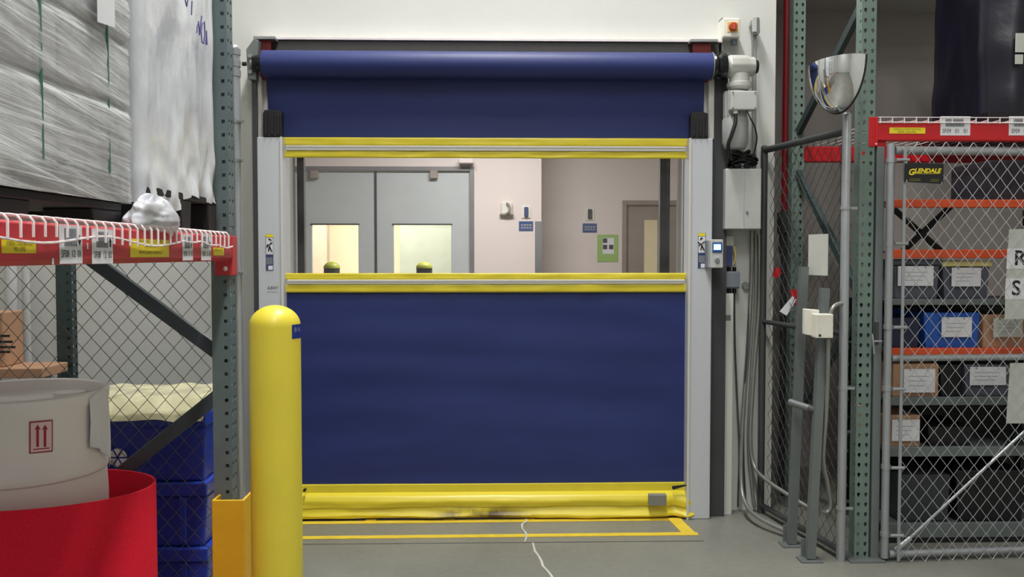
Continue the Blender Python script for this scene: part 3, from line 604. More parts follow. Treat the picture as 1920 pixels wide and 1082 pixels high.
q1 = at(396, 110, yb_); brace(LR, q1, (LX - .96, yb_, q1.z - .7), .05, .03, 'dbrace')
BX1 = LX + .014; BX0 = BX1 - .05; bz1, bz0 = 1.622, 1.527
prof = [(BX0, bz0 + .01), (BX0 + .01, bz0), (BX1 - .012, bz0), (BX1, bz0 + .012), (BX1, bz1 - .006), (BX1 - .006, bz1), (BX0 + .018, bz1), (BX0 + .018, bz1 - .035), (BX0, bz1 - .035)]
def beam(dx, m='red_l'):
    return P('load_beam', m, LR, MB().prism([(a + dx, b) for a, b in prof], .99, 3.405, 'xz'), bevel=.002, smooth=30)
BM = beam(0); beam(-1.0 + .02)
for yy, s_ in ((3.412, -1), (.99, 1)):
    o = P('beam_connector', 'red_l', LR, MB().box(LX + .003, LY - .038 if s_ < 0 else .91, bz0 - .055, LX + .0095, LY + .036 if s_ < 0 else .99, bz1).box(LX + .0005 - .055, (LY - .046) if s_ < 0 else .99, bz0 - .055, BX1, (LY - .0385) if s_ < 0 else .996, bz1), 'red hooked end connector', bevel=.002)
    if s_ < 0:
        P('rivet', 'white', o, MB().ball((LX - .012, LY - .05, bz0 - .03), .009, 8), smooth=60)
# wear scratches are in the material; stickers on the beam face
def sticker(px0, py0, px1, py1, m, name='sticker', X=BX1 + .0012):
    a, b = atx(px0, py0, X), atx(px1, py1, X); zt_, zb_ = a.z, b.z
    return P(name, m, BM, MB().box(BX1 + .0003, a.y, zb_, X, b.y, zt_)), a.y, b.y, zb_, zt_
def beam_text(s, y, z, size, m='ink', width=None): return text('lettering', s, size, (BX1 + .0022, y, z), m, BM, xdir=(0, 1, 0), width=width)
s_, y0, y1, z0, z1 = sticker(3, 449, 68, 475, 'ylabel', 'load_rating_label')
beam_text('4100 lbs LOAD RATING', (y0 + y1) / 2, z0 + (z1 - z0) * .7, .013, 'ink_g', (y1 - y0) * .75); beam_text('PER LEVEL', (y0 + y1) / 2, z0 + (z1 - z0) * .28, .013, 'ink_g', (y1 - y0) * .34)
for (x0_, x1_, tx, up_) in ((111, 155, 'SF08  12  01', 0), (172, 212, 'SF08  12  02', 1), (342, 362, 'SF08  12  03', 0), (377, 396, 'SF08  12  04', 1)):
    yA = 421 if x0_ < 160 else (428 if x0_ < 300 else 439); yB = 494 if x0_ < 300 else 488
    s_, y0, y1, z0, z1 = sticker(x0_, yA, x1_, yB, 'paper', 'location_label'); h = z1 - z0; wd = y1 - y0
    P('barcode', 'grey_ink', s_, MB().box(BX1 + .0013, y0 + wd * .2, z0 + h * .46, BX1 + .0018, y0 + wd * .76, z0 + h * .92))
    for k in range(9): P('bar_line', 'box_d', s_, MB().box(BX1 + .0019, y0 + wd * (.22 + .06 * k), z0 + h * .48, BX1 + .0022, y0 + wd * (.22 + .06 * k + random.choice((.012, .025))), z0 + h * .9))
    beam_text(tx, (y0 + y1) / 2, z0 + h * .25, h * .27, 'ink', wd * .86)
    zc_ = z0 + h * .62; sg_ = 1 if up_ else -1; ya = y0 + wd * .87
    P('arrow', 'ink', s_, MB().prism([(ya - wd * .07, zc_), (ya + wd * .07, zc_), (ya, zc_ + sg_ * h * .14)], BX1 + .0013, BX1 + .002, 'yz').box(BX1 + .0013, ya - wd * .025, zc_ - sg_ * h * .14, BX1 + .002, ya + wd * .025, zc_))
s_, y0, y1, z0, z1 = sticker(244, 447, 317, 482, 'ylabel', 'warning_label')
for tx, r_, wf_ in (('WARNING LOADS', .88, .6), ('MOVE', .62, .28), ('MOVE LOADS CAREFULLY', .25, .6)): beam_text(tx, (y0 + y1) / 2, z0 + (z1 - z0) * r_, .013, 'ink_g', (y1 - y0) * wf_)
s_, y0, y1, z0, z1 = sticker(400, 464, 420, 479, 'ylabel', 'load_rating_label')
beam_text('4100 lbs LOAD RATING', (y0 + y1) / 2, z0 + (z1 - z0) * .66, .008, 'ink_g', (y1 - y0) * .7)
for (x0_, y0_) in ((163, 455), (98, 484)): sticker(x0_, y0_, x0_ + 3, y0_ + 12, 'paper', 'scuff')
# wire decks: every hooked wire its own piece
def wire_deck(y0, y1, label):
    dk = thing('wire_deck', label, 'wire deck', ((BX0 + LX - 1) / 2, (y0 + y1) / 2, bz1), 'wire decks')
    n = int((y1 - y0) / .0508)
    for i in range(n + 1):
        y = y0 + .0508 * i; zz_ = bz1 + .012; bow = .004 * math.sin(y * 7)
        pts = [(LX - 1.02, y, zz_), (BX1 - .012, y, zz_), (BX1 + .003, y, zz_ - .002), (BX1 + .011, y, zz_ - .012), (BX1 + .011, y, bz1 - .04 + bow * 2)]
        P('hook_wire', 'white', dk, MB().tube(pts, .0033, 6), smooth=50)
    pts = [(BX1 + .0075, y0 - .02 + (y1 - y0 + .04) * t / 40, bz1 - .036 + .0075 * math.sin((y0 + (y1 - y0) * t / 40) * 9) + .003 * math.sin(t * .5)) for t in range(41)]
    P('front_wire', 'white', dk, MB().tube(pts, .003, 6), smooth=50)
    for k in range(5): xx = BX0 - .1 - k * .2; P('cross_wire', 'white', dk, MB().cyl((xx, y0, bz1 + .0055), (xx, y1, bz1 + .0055), .003, 6))
    return dk
wire_deck(1.05, 2.78, 'white wire deck with hooks over the red beam under the grey wrapped load')
wire_deck(2.82, 3.37, 'short white wire deck by the rack post under the white wrapped load')

# black pallets and wrapped loads
def pallet(y0, y1, x0, x1, z0, z1, label):
    p = thing('plastic_pallet', label, 'pallet', ((x0 + x1) / 2, (y0 + y1) / 2, z0), 'black pallets')
    for fy in (.0, .42, .84):
        for fx in (.0, .43, .86):
            ya = y0 + (y1 - y0) * fy; xa_ = x1 - (x1 - x0) * (fx + .14)
            P('block', 'pallet', p, MB().prism([(ya, z1 - .025), (ya + .01, z0), (ya + (y1 - y0) * .16 - .01, z0), (ya + (y1 - y0) * .16, z1 - .025)], xa_, xa_ + (x1 - x0) * .14, 'yz'), bevel=.004)
    P('deck', 'pallet', p, MB().box(x0, y0, z1 - .025, x1, y1, z1), bevel=.004)
    return p
DZ = bz1 + .0155
PX1 = BX1 - .03
pallet(1.35, 2.54, PX1 - .95, PX1 - .028, DZ, DZ + .06, 'black plastic pallet under the grey stretch-wrapped cartons')
pallet(2.68, 3.36, PX1 - .95, PX1 - .01, DZ, DZ + .12, 'black plastic pallet under the white wrapped load')
# load A: tiers of grey cartons in clear wrap
LA = thing('wrapped_load', 'tiers of grey cartons in diagonal clear stretch wrap, nearest the viewer', 'wrapped load', (PX1 - .5, 1.95, DZ + .06))
zt0 = DZ + .101; th = .182; fx = PX1 - .005
P('base_tray', mat('tray_brown', (74, 68, 58), .7), LA, MB().box(fx - .93, 1.36, DZ + .0605, fx - .006, 2.545, zt0 + .028), 'dark tray under the cartons')
for t in range(6):
    for k in range(3):
        ya = 1.365 + k * .395; j = random.uniform(-.008, .006)
        P('carton', 'card_g', LA, MB().box(fx - .92, ya, zt0 + .03 + t * th, fx - .002 + min(j, 0), ya + .385, zt0 + .03 + (t + 1) * th - .006), bevel=.012)
def wrapA(u, v):
    per = 1.19; L = [.3, 1.19, .3]; tot = sum(L); s = u * tot
    z = zt0 - .045 + v * (6 * th + .07)
    tt = ((z - zt0 - .03) / th) % 1; pinch = -.012 * math.exp(-((min(tt, 1 - tt)) / .07) ** 2) if z > zt0 + .05 else 0
    d = .005 + pinch * .6 + .006 * noise.noise(Vector((s * 2, z * 7 + s * 1.5, 2))) + .003 * noise.noise(Vector((s * 3, z * 30 + s * 6, 5)))
    if z < zt0 + .03: d += .004 * noise.noise(Vector((s * 20, 1, 1)))
    if s < L[0]: return (fx - .3 + s, 1.36 - d, z)
    if s < L[0] + L[1]: return (fx + d, 1.355 + (s - L[0]), z)
    return (fx - (s - L[0] - L[1]), 2.55 + d, z)
P('stretch_wrap', 'wrapA', LA, MB().grid(wrapA, 130, 150), 'clear stretch wrap with diagonal folds', smooth=70, recalc=False)
for px in (92, 215): 
    q = atx(px, 200, fx + .02); P('strap', 'green_s', LA, MB().box(fx + .0005, q.y - .0028, zt0 + .03, fx + .0062, q.y + .0028, zt0 + 6 * th))
a, b = atx(189, 0, fx + .03), atx(222, 52, fx + .03)
P('paper_slip', 'paper', LA, MB().prism([(a.y, b.z - .012), (b.y, b.z), (b.y, a.z + .12), (a.y, a.z + .12)], fx + .0205, fx + .0215, 'yz'))
# load B: carton stack under a white poly cover with loose hem
LB = thing('wrapped_load', 'white poly-covered load with marker scribble beside the left rack post', 'wrapped load', (PX1 - .5, 3.02, DZ + .12))
zb0 = DZ + .121; fb2 = PX1 - .022
for t in range(4):
    for k in range(2):
        ya = 2.69 + k * .33; P('carton', 'card_g', LB, MB().box(fb2 - .85, ya, zb0 + .001 + t * .3, fb2 - .012, ya + .322, zb0 + (t + 1) * .3 - .006), bevel=.01)
def wrapB(u, v):
    L = [.5, .665, .3]; s = u * sum(L); rag = .03 * noise.noise(Vector((s * 6, 0, 3))) + .009 * noise.noise(Vector((s * 26, 0, 7)))
    zl = zb0 - .05 + rag + (.03 if s > L[0] + .3 else 0); z = zl + v * (1.25 - zl + zb0)
    e = min(1., v * 4)
    d = .012 + .012 * noise.noise(Vector((s * 5, z * 3.2, 4))) * e + .0035 * noise.noise(Vector((s * 13, z * 6, 9))) + (1 - e) * .018 * noise.noise(Vector((s * 15, z * 10, 2)))
    if s < L[0]: return (fb2 - .5 + s, 2.675 - d, z)
    if s < L[0] + L[1]: return (fb2 + d, 2.675 + (s - L[0]), z)
    return (fb2 - (s - L[0] - L[1]), 3.34 + d * .6, z)
P('poly_cover', 'wrapB', LB, MB().grid(wrapB, 120, 90), 'crumpled white poly cover', smooth=70, recalc=False)
def bag(u, v):
    c = atx(296, 414, PX1 + .0); th_, ph_ = u * 2 * math.pi, v * math.pi
    r = Vector((.04 * math.cos(th_) * math.sin(ph_), .17 * math.sin(th_) * math.sin(ph_), .052 * math.cos(ph_)))
    r *= 1 + .4 * noise.noise(Vector((math.cos(th_) * 1.6, math.sin(th_) * 1.6, v * 4))) + .1 * noise.noise(Vector((math.cos(th_) * 4, math.sin(th_) * 4, v * 11)))
    sag = -.04 if r.y > .05 else 0
    return (c.x + .012 + r.x, c.y - .05 + r.y, c.z + .014 + r.z + sag * (r.y - .05) * 10)
P('loose_film', 'bagm', LB, MB().grid(bag, 60, 34), 'bunched loose film tail hanging over the deck', smooth=60)
def scrib(pts, r=.0022):
    return MB().tube([(fb2 + .034, atx(x, y, fb2 + .034).y, atx(x, y, fb2 + .034).z) for x, y in pts], r, 5)
for st in ([(369, 62), (370, 48), (372, 40), (374, 66), (376, 46), (378, 30)], [(379, 80), (377, 60), (379, 44), (383, 40), (384, 62), (382, 82), (379, 80)], [(386, 84), (387, 58), (388, 84)], [(347, 0), (350, 12), (352, 0)], [(359, 28), (360, 2)]):
    P('marker_scribble', 'blue_ink', LB, scrib(st))

# post protector and bollard
px0, px1 = X_(391, 3.34), X_(446, 3.34); zp = Z_(938, 3.34, 420)
tag(MB().box(px0, 3.34, 0, px1 + .012, 3.35, zp).box(px1 + .002, 3.35, 0, px1 + .012, 3.47, zp).box(px0, 3.35, 0, px0 + .01, 3.47, zp).build('post_protector', 'yel_p', None, bevel=.003), 'yellow steel guard around the foot of the left rack post', 'post guard')
bq = at(515, 572, 3.2); br = .0905
B = thing('bollard', 'tall yellow bollard with domed top standing before the blue door', 'bollard', (bq.x, 3.2, 0))
P('bollard_sleeve', 'yel', B, MB().lathe((bq.x, 3.2, 0), [(.001, 0), (br, 0), (br, bq.z - .075)] + [(br * math.cos(t * math.pi / 20), bq.z - .075 + .075 * math.sin(t * math.pi / 20)) for t in range(1, 10)] + [(.001, bq.z)], 64), smooth=50)
lz = Z_(620, 3.2, 550)
lbl = MB().grid(lambda u, v: (bq.x + (br + .001) * math.cos(math.radians(-37 + 70 * u)), 3.2 + (br + .001) * math.sin(math.radians(-37 + 70 * u)), lz - .025 + .05 * v), 12, 1)
P('maker_label', mat('label_royal', (28, 50, 140), .4), B, lbl, 'blue label with pale letters', smooth=60)
for ch, an in (('B', -27), ('N', -14)):
    aa = math.radians(an); o_ = Vector((bq.x + (br + .0022) * math.cos(aa), 3.2 + (br + .0022) * math.sin(aa), lz + .006)); text('lettering', ch, .024, o_, 'grey_ink', B, xdir=(-math.sin(aa), math.cos(aa), 0))

# ================================================================== chain link
def chainlink(org, ud, width, z0, z1, D=.072, r=.0021, n=6, ratio=1.15):
    """woven zig-zag wires in the vertical plane through org along ud"""
    mb = MB(); org = Vector(org); ud = Vector(ud).normalized(); nn = Vector((-ud.y, ud.x, 0)); H_ = D * ratio
    cols = int(width / (D / 2)); rows = int((z1 - z0) / (H_ / 2))
    for i in range(cols):
        pts = []
        for j in range(rows + 1):
            side = (i + j) % 2; off = (1 if side else -1) * .0022
            pts.append(org + ud * (i + side) * D / 2 + nn * off + Vector((0, 0, z0 + j * H_ / 2)))
        mb.tube(pts, r, n, cap=False)
    return mb
def fence_mesh(parent, *a, m='wire_g', **k):
    o = P('chain_link_mesh', m, parent, chainlink(*a, **k), smooth=60, recalc=False); o['kind'] = 'stuff'; return o
# left screen behind the rack end
fy = 3.56
LF = thing('chain_link_screen', 'chain link screen with grey capped end post behind the left rack', 'fence', (-1.6, fy, 0))
gp = X_(443.5, 3.6); zpt = Z_(92, 3.6, 443)
P('end_post', 'galv', LF, MB().lathe((gp, 3.6, 0), [(.001, 0), (.0225, 0), (.0225, zpt)] + [(.0225 * math.cos(t * math.pi / 12), zpt + .018 * math.sin(t * math.pi / 12)) for t in range(1, 6)] + [(.001, zpt + .018)], 20), smooth=40)
for py in (98, 120, 138): P('band', 'galv', LF, MB().lathe((gp, 3.6, Z_(py, 3.6, 443)), [(.0226, -.012), (.0255, -.012), (.0255, .012), (.0226, .012)], 20), smooth=40)
for py in (228, 300, 511): q = Z_(py, 3.6, 443); P('clamp', 'galv', LF, MB().lathe((gp, 3.6, q), [(.0226, -.008), (.0262, -.008), (.0262, .008), (.0226, .008)], 20).box(gp + .02, 3.57, q - .006, gp + .036, 3.6, q + .002), smooth=40)
fence_mesh(LF, (-3.2, fy, 0), (1, 0, 0), 2.12, .02, 2.3, m='mesh_d', r=.0018)
P('top_rail', 'galv', LF, MB().cyl((-3.2, 3.6, 2.3), (gp - .024, 3.6, 2.3), .018, 12), smooth=40)
# things behind the left screen
BP = thing('rack_upright', 'dark green rack upright standing behind the left chain link screen', 'rack post', (-2.38, 4.98, 0))
rack_post(BP, X_(138, 4.95), 4.95, 'x', 4.0, 'green_d', w=.06, d=.085)
for i, (p0, p1, Yp_, zt_) in enumerate(((10, 32, 5.2, 3.), (41, 55, 5.22, 3.))):
    c = X_((p0 + p1) / 2, Yp_); tag(MB().cyl((c, Yp_, 0), (c, Yp_, zt_), (X_(p1, Yp_) - X_(p0, Yp_)) / 2, 16).build('wall_pipe', 'pipe_w', None, smooth=40), ['thick white pipe on the wall behind the left screen', 'thin white pipe on the wall beside the thick one'][i], 'pipe')
st = thing('storage_table', 'brown board shelf behind the left screen carrying a cardboard box', 'shelf', (-2.7, 4.85, 0))
zs = Z_(691, 4.6, 60)
P('board', 'card', st, MB().box(-3.6, 4.6, zs - .05, X_(124, 4.88), 4.88, zs), bevel=.004)
for xx in (-3.5, X_(124, 4.88) - .06): P('leg', 'dull', st, MB().box(xx, 4.7, 0, xx + .04, 4.74, zs - .0505))
cbx = thing('cardboard_box', 'brown cardboard box with black print on the shelf at the left edge', 'box', (-2.9, 4.75, zs))
P('box_body', 'card', cbx, MB().box(-3.3, 4.65, zs + .001, X_(41, 4.85), 4.85, Z_(586, 4.65, 10)), bevel=.005)
for k, py in enumerate((630, 641, 651, 660)): q = at(4, py, 4.6485); P('print_line', 'ink', cbx, MB().box(X_(-30, 4.65), 4.6475, q.z - .006, X_(16 + 5 * (k % 3), 4.65), 4.6495, q.z + .006))
# blue totes with film and leaf print
tx1 = X_(382, 3.74); tx0 = tx1 - 1.0
def tote(z0, z1, label, ribs):
    t = thing('plastic_tote', label, 'tote', ((tx0 + tx1) / 2, 4.15, z0), 'stacked blue totes')
    P('tote_body', 'tote', t, MB().prism([(tx0 + .02, z0), (tx1 - .02, z0), (tx1 - .005, z1 - .06), (tx0 + .005, z1 - .06)], 3.76, 4.28), bevel=.012)
    P('rim', 'tote', t, MB().box(tx0, 3.74, z1 - .06, tx1, 4.3, z1), bevel=.008)
    for k in range(ribs): xx = tx0 + .12 + k * .19; P('rib', 'tote', t, MB().box(xx, 3.745, z0 + .02, xx + .03, 3.7605, z1 - .062), bevel=.004)
    return t
za, zb_ = Z_(1028, 3.74, 350), Z_(905, 3.74, 350)
tote(0, zb_ - .28, 'bottom blue plastic tote of the stack behind the left screen', 5)
tote(zb_ - .279, zb_, 'middle blue plastic tote of the stack behind the left screen', 5)
ztop = Z_(775, 3.74, 330)
TT = tote(zb_ + .001, ztop, 'top blue plastic tote in shiny film printed with white flowers', 0)
P('shiny_film', film('tote_film', (60, 80, 170), (.15, .4), .06, (10, 6, 16), .9), TT, MB().grid(lambda u, v: (tx0 + (tx1 - tx0) * u, 3.727 + .008 * noise.noise(Vector((u * 9, v * 6, 2))), zb_ + .03 + (ztop - zb_ - .03) * v), 60, 30), smooth=70)
for px, py in ((221, 858), (186, 855)):
    q = at(px, py, 3.715); mb = MB()
    for k in range(6):
        a0 = math.radians(k * 60 + 6); a1 = math.radians(k * 60 + 54); pts = [(q.x + .006 * math.cos((a0 + a1) / 2), q.z + .006 * math.sin((a0 + a1) / 2))] + [(q.x + .038 * math.cos(a0 + (a1 - a0) * t / 4), q.z + .038 * math.sin(a0 + (a1 - a0) * t / 4)) for t in range(5)]
        mb.prism(pts, 3.712, 3.715)
    P('flower_print', 'paper', TT, mb)
def sheetY(u, v):
    x = tx0 - .05 + (tx1 - tx0 + .05) * u
    if v < .5: t = v * 2; y, z = 3.705 + .01 * t, ztop - (.05 if u < .45 else .025) * (1 - t) + .02 * noise.noise(Vector((u * 7, 0, 2))) - .06 * (1 - t) * (u < .45)
    else: t = (v - .5) * 2; y, z = 3.72 + .5 * t, ztop + .003 + .055 * math.sin(min(1, t * 3) * math.pi / 2) * (.55 + .6 * u)
    n_ = noise.noise(Vector((x * 7, y * 5, z * 8))) + .6 * noise.noise(Vector((x * 19, y * 16, z * 20)))
    return (x, y - .012 * abs(n_), max(z + .016 * n_, ztop + .003) if v >= .5 else z)
tag(MB().grid(sheetY, 60, 40).build('poly_bundle', 'sheet_y', None, smooth=60), 'crumpled yellowish plastic sheeting on top of the blue totes', 'plastic sheet')

# ================================================================== drum in red sleeve
dq = at(30, 728, 3.0); dxc, dyc, dzt_ = X_(28, 2.98), 2.98, Z_(730, 2.98, 30)
rD = X_(187, 2.98) - dxc
DR = thing('plastic_drum', 'white plastic drum standing in the red sleeve at bottom left', 'drum', (dxc, dyc, 0))
hb = dzt_
P('drum_shell', 'drum', DR, MB().lathe((dxc, dyc, 0), [(.001, .02), (rD - .03, .02), (rD - .008, .06), (rD - .006, hb - .36), (rD - .010, hb - .275), (rD - .005, hb - .268), (rD - .005, hb - .25), (rD - .009, hb - .243), (rD - .008, hb - .05), (rD, hb - .035), (rD + .002, hb - .006), (rD - .004, hb), (rD - .018, hb - .004), (rD - .026, hb - .04), (rD - .05, hb - .05), (.001, hb - .046)], 72), smooth=35)
P('bung', 'drum', DR, MB().lathe((dxc + .1, dyc + .15, hb - .05), [(.001, .0), (.05, .0), (.05, .018), (.001, .019)], 20), smooth=35)
P('lid_note', 'paper', DR, MB().prism([(dxc - .02, dyc - .1), (dxc + .13, dyc - .12), (dxc + .14, dyc - .02), (dxc - .01, dyc)], hb - .044, hb - .0435, 'xy'))
# this-side-up label wrapped on the shell
def on_drum(px, py, e=.002):
    # point of the drum wall seen at this pixel
    r = ray(px, py); o = EYEP; R = rD - .008 + e; dx_, dy_ = o.x - dxc, o.y - dyc
    A = r.x ** 2 + r.y ** 2; Bq = 2 * (dx_ * r.x + dy_ * r.y); Cq = dx_ ** 2 + dy_ ** 2 - R * R; disc = max(0, Bq * Bq - 4 * A * Cq)
    return o + r * ((-Bq - math.sqrt(disc)) / (2 * A))
def patch(x0, y0, x1, y1, e, skew=0): return MB().grid(lambda u, v: on_drum(x0 + (x1 - x0) * u, y0 + (y1 - y0) * v - skew * u, e), 8, 4)
lab = P('handling_label', 'red_ink', DR, patch(55, 791, 99, 851, .002, 4), 'red framed label with two up arrows', smooth=60)
P('label_field', 'pinkp', lab, patch(57.5, 793.5, 97, 848.5, .0028, 4), smooth=60)
for cxp in (70.5, 84.5):
    P('arrow', 'red_ink', lab, MB().add([on_drum(cxp - 5.5, 806, .0036), on_drum(cxp + 5.5, 805.5, .0036), on_drum(cxp, 796, .0036)], [(0, 1, 2)]))
    P('arrow_stem', 'red_ink', lab, patch(cxp - 2.4, 806, cxp + 2.4, 838, .0036), smooth=60)
P('arrow_base', 'red_ink', lab, patch(62, 842, 93, 844, .0036, 3), smooth=60)
# loose liner flap over the right side of the rim
def flap(u, v):
    pr = [(150, 745), (178, 712), (189, 706), (190, 740), (190, 790), (186, 832)]
    c0 = Vector((dxc, dyc, 0)); an = math.radians(-16 + 26 * u); rr_ = rD + .004 + .004 * v * (1 + .8 * math.sin(u * 9)) + .005 * math.sin(u * 12 + v * 5) * v
    z = hb + .022 * math.sin(u * 2.8) - (.02 + (.16 + .1 * u) * (v ** 1.0))
    return (dxc + rr_ * math.cos(an), dyc + rr_ * math.sin(an), z)
P('liner_flap', 'paper', DR, MB().grid(flap, 24, 20), 'loose white liner flap over the rim', smooth=60, solid=.0012)
sxr = X_(273, 2.95, 1000); rS = rD + .115; sxc = sxr - rS; szt = .772
def sleeve(R, nrm):
    return lambda u, v: (sxc + R * math.cos(u * 2 * math.pi), dyc + R * math.sin(u * 2 * math.pi), .001 + v * (szt + -.03 * math.sin(u * 2 * math.pi + .1) - .001))
SL = MB(); SL.grid(sleeve(rS, 1), 96, 12); n0 = len(SL.v); SL.grid(sleeve(rS - .008, -1), 96, 12)
SL.add([], []); SL.f += [(12 * 97 + i, 12 * 97 + i + 1, n0 + 12 * 97 + i + 1, n0 + 12 * 97 + i) for i in range(96)] + [(i + 1, i, n0 + i, n0 + i + 1) for i in range(96)]
tag(SL.build('drum_sleeve', 'red_s', None, smooth=40, merge=True), 'open red cylindrical sleeve around the white drum at bottom left', 'sleeve')

# ================================================================== right rack and cage
RY = 4.42; RX = X_(1623, RY)
RR = thing('pallet_rack', 'green pallet rack with bright red beam above the cage gate', 'rack', (RX, RY, 0))
rack_post(RR, RX, RY, '-y', 4.3, 'green_r')
rack_post(RR, RX, RY + 1.0, '-y', 4.3, 'green_r')
rack_post(RR, RX + 2.5, RY, '-y', 4.3, 'green_r'); rack_post(RR, RX + 2.5, RY + 1.0, '-y', 4.3, 'green_r')
ym0, ym1 = RY + .075, RY + .995
zA, zB = atx(1604, 15, RX).z, atx(1504, 245, RX).z
brace(RR, (RX, ym0, zA), (RX, ym1, zB), .05, .03, 'green_d'); brace(RR, (RX, ym1, zB - .25), (RX, ym0, zB - .95), .05, .03, 'green_d'); brace(RR, (RX, ym0, zB - 1.05), (RX, ym1, zB - 1.75), .05, .03, 'green_d')
bt, bb = Z_(228, RY, 1640), Z_(264, RY, 1640); bxl, bxr = X_(1639, RY), RX + 2.5 - .04
def rbeam(y, s=1):
    pr = [(y, bb), (y - .004 * s, bb + .006), (y - .004 * s, bt - .004), (y, bt), (y + .045 * s, bt), (y + .045 * s, bb)]
    return P('load_beam', 'red_r', RR, MB().prism(pr, bxl, bxr, 'yz'), bevel=.002)
RB = rbeam(RY - .004); rbeam(RY + 1.02)
cn = P('beam_connector', 'red_r', RR, MB().box(X_(1624.5, RY), RY - .006, bb - .03, X_(1640, RY), RY - .0008, bt + .022).box(X_(1636.5, RY), RY - .012, bb - .03, X_(1640, RY) + .001, RY + .04, bt + .02), 'bright red end connector', bevel=.003)
P('rivet', 'white', cn, MB().ball((X_(1637, RY), RY - .014, bb - .018), .005, 6))
P('connector_gusset', 'red_r', RR, MB().box(X_(1641, RY), RY + .01, bb - .03, X_(1660, RY), RY + .03, bb - .001))
def rlab(x0, y0, x1, y1, m, name): return P(name, m, RB, pbox(x0, y0, x1, y1, RY - .0105, RY - .0083))
def rtext(s, px, py, size, m, width): return text('lettering', s, size, at(px, py, RY - .0112), m, RB, width=width)
rlab(1668, 239, 1735, 250.5, 'ylabel', 'load_rating_label'); rtext('4100 lbs LOAD RATING', 1701.5, 242.6, .012, 'ink_g', .135); rtext('PER LEVEL', 1701.5, 247.6, .012, 'ink_g', .095)
for x0_, tx in ((1764, 'SF09   01   01'), (1892.5, 'SF09   01   02')):
    lb_ = rlab(x0_, 218, x0_ + 55, 254, 'paper', 'location_label')
    P('barcode', 'grey_ink', lb_, pbox(x0_ + 9, 223, x0_ + 44, 237.5, RY - .0111, RY - .0106))
    for k in range(14): P('bar_line', 'box_d', lb_, pbox(x0_ + 9.5 + k * 2.45, 223.5, x0_ + 9.5 + k * 2.45 + random.choice((.6, 1.2)), 237, RY - .0116, RY - .0112))
    rtext(tx, x0_ + 27, 246, .03, 'ink', .125)
rd_ = thing('wire_deck', 'white wire deck edge standing up along the bright red beam', 'wire deck', (RX + 1.2, RY + .5, bt))
for i in range(34):
    xx = X_(1640, RY) + .0605 * i + .012; P('hook_wire', 'white', rd_, MB().tube([(xx, RY + 1.0, bt + .006), (xx, RY - .008, bt + .006), (xx, RY - .014, bt + .018), (xx, RY - .014, bt - .012)], .003, 5))
P('front_wire', 'white', rd_, MB().cyl((X_(1640, RY) + .0, RY - .017, bt - .006), (bxr, RY - .017, bt - .006), .0035, 6)); P('front_wire', 'white', rd_, MB().cyl((X_(1640, RY), RY - .0145, bt + .02), (bxr, RY - .0145, bt + .02), .0022, 6))
# dark wrapped load on the right rack
nx = X_(1838, 4.75)
NL = thing('wrapped_load', 'dark navy wrapped load with pale labels on the right rack', 'wrapped load', (nx + .6, 5.0, bt + .02))
P('load_pallet', 'pallet', NL, MB().box(nx, 4.7, bt + .01, nx + 1.1, 5.5, bt + .1), bevel=.004)
def navy(u, v):
    a = u * 2 * math.pi; c, s = math.cos(a), math.sin(a); k = 1 / max(abs(c), abs(s)); k = min(k, 1.22)
    z = bt + .101 + v * .85; d = 1 + .03 * noise.noise(Vector((c * 3, s * 3, z * 5)))
    return (nx + .55 + .52 * c * k * d, 5.1 + .36 * s * k * d, z)
P('wrapped_goods', 'navy', NL, MB().grid(navy, 72, 24), smooth=60)
P('top_sheet', 'navy', NL, MB().box(nx + .03, 4.75, bt + .94, nx + 1.07, 5.45, bt + .97), bevel=.01)
P('pale_label', 'papery', NL, pbox(1905, 62, 1935, 98, 4.70, 4.704)); P('pale_label', 'papery', NL, pbox(1904, 102, 1918, 120, 4.70, 4.704))
# red sprinkler riser with black valve
rp = X_(1470, 5.62); RP = thing('sprinkler_riser', 'red sprinkler pipe with dark valve in the corner behind the fence', 'pipe', (rp, 5.62, 0))
P('pipe', 'redpipe', RP, MB().cyl((rp, 5.62, Z_(440, 5.62, 1470)), (rp, 5.62, 7.1), .021, 16), smooth=40)
P('valve', 'rub', RP, MB().lathe((rp, 5.62, 0), [(.001, Z_(478, 5.62)), (.03, Z_(476, 5.62)), (.036, Z_(460, 5.62)), (.03, Z_(440, 5.62)), (.045, Z_(436, 5.62)), (.045, Z_(398, 5.62)), (.024, Z_(394, 5.62)), (.001, Z_(393, 5.62))], 16), smooth=35)
P('riser_foot', 'post_d', RP, MB().cyl((rp, 5.62, 0), (rp, 5.62, Z_(478, 5.62)), .021, 14), smooth=40)
q = at(1484, 552, 5.0); ex = thing('fire_tag', 'red tag with white paper hanging inside the fence above the mid rail', 'tag', at(1478, 590, 5.0))
P('red_plate', 'red_r', ex, MB().prism([(X_(1481, 5.), Z_(545, 5.)), (X_(1490, 5.), Z_(543, 5.)), (X_(1499, 5.), Z_(548, 5.)), (X_(1498, 5.), Z_(572, 5.)), (X_(1492, 5.), Z_(574, 5.)), (X_(1486, 5.), Z_(560, 5.))], 5.0, 5.01))
P('white_paper', 'paper', ex, MB().prism([(X_(1487, 4.99), Z_(556, 4.99)), (X_(1494, 4.99), Z_(563, 4.99)), (X_(1476, 4.99), Z_(593, 4.99)), (X_(1463, 4.99), Z_(585, 4.99))], 4.99, 4.993))
P('hanging_wire', 'dull', ex, MB().tube([at(1494, 573, 4.99), at(1497, 600, 4.99)], .003, 5))
tag(MB().prism([(X_(1452, 5.2), Z_(503, 5.2)), (X_(1462, 5.2), Z_(502, 5.2)), (X_(1466, 5.2), Z_(513, 5.2)), (X_(1459, 5.2), Z_(521, 5.2)), (X_(1451, 5.2), Z_(521, 5.2))], 5.2, 5.215).build('pull_handle', 'red_r', None), 'small red pull handle behind the fence near the wall', 'handle')

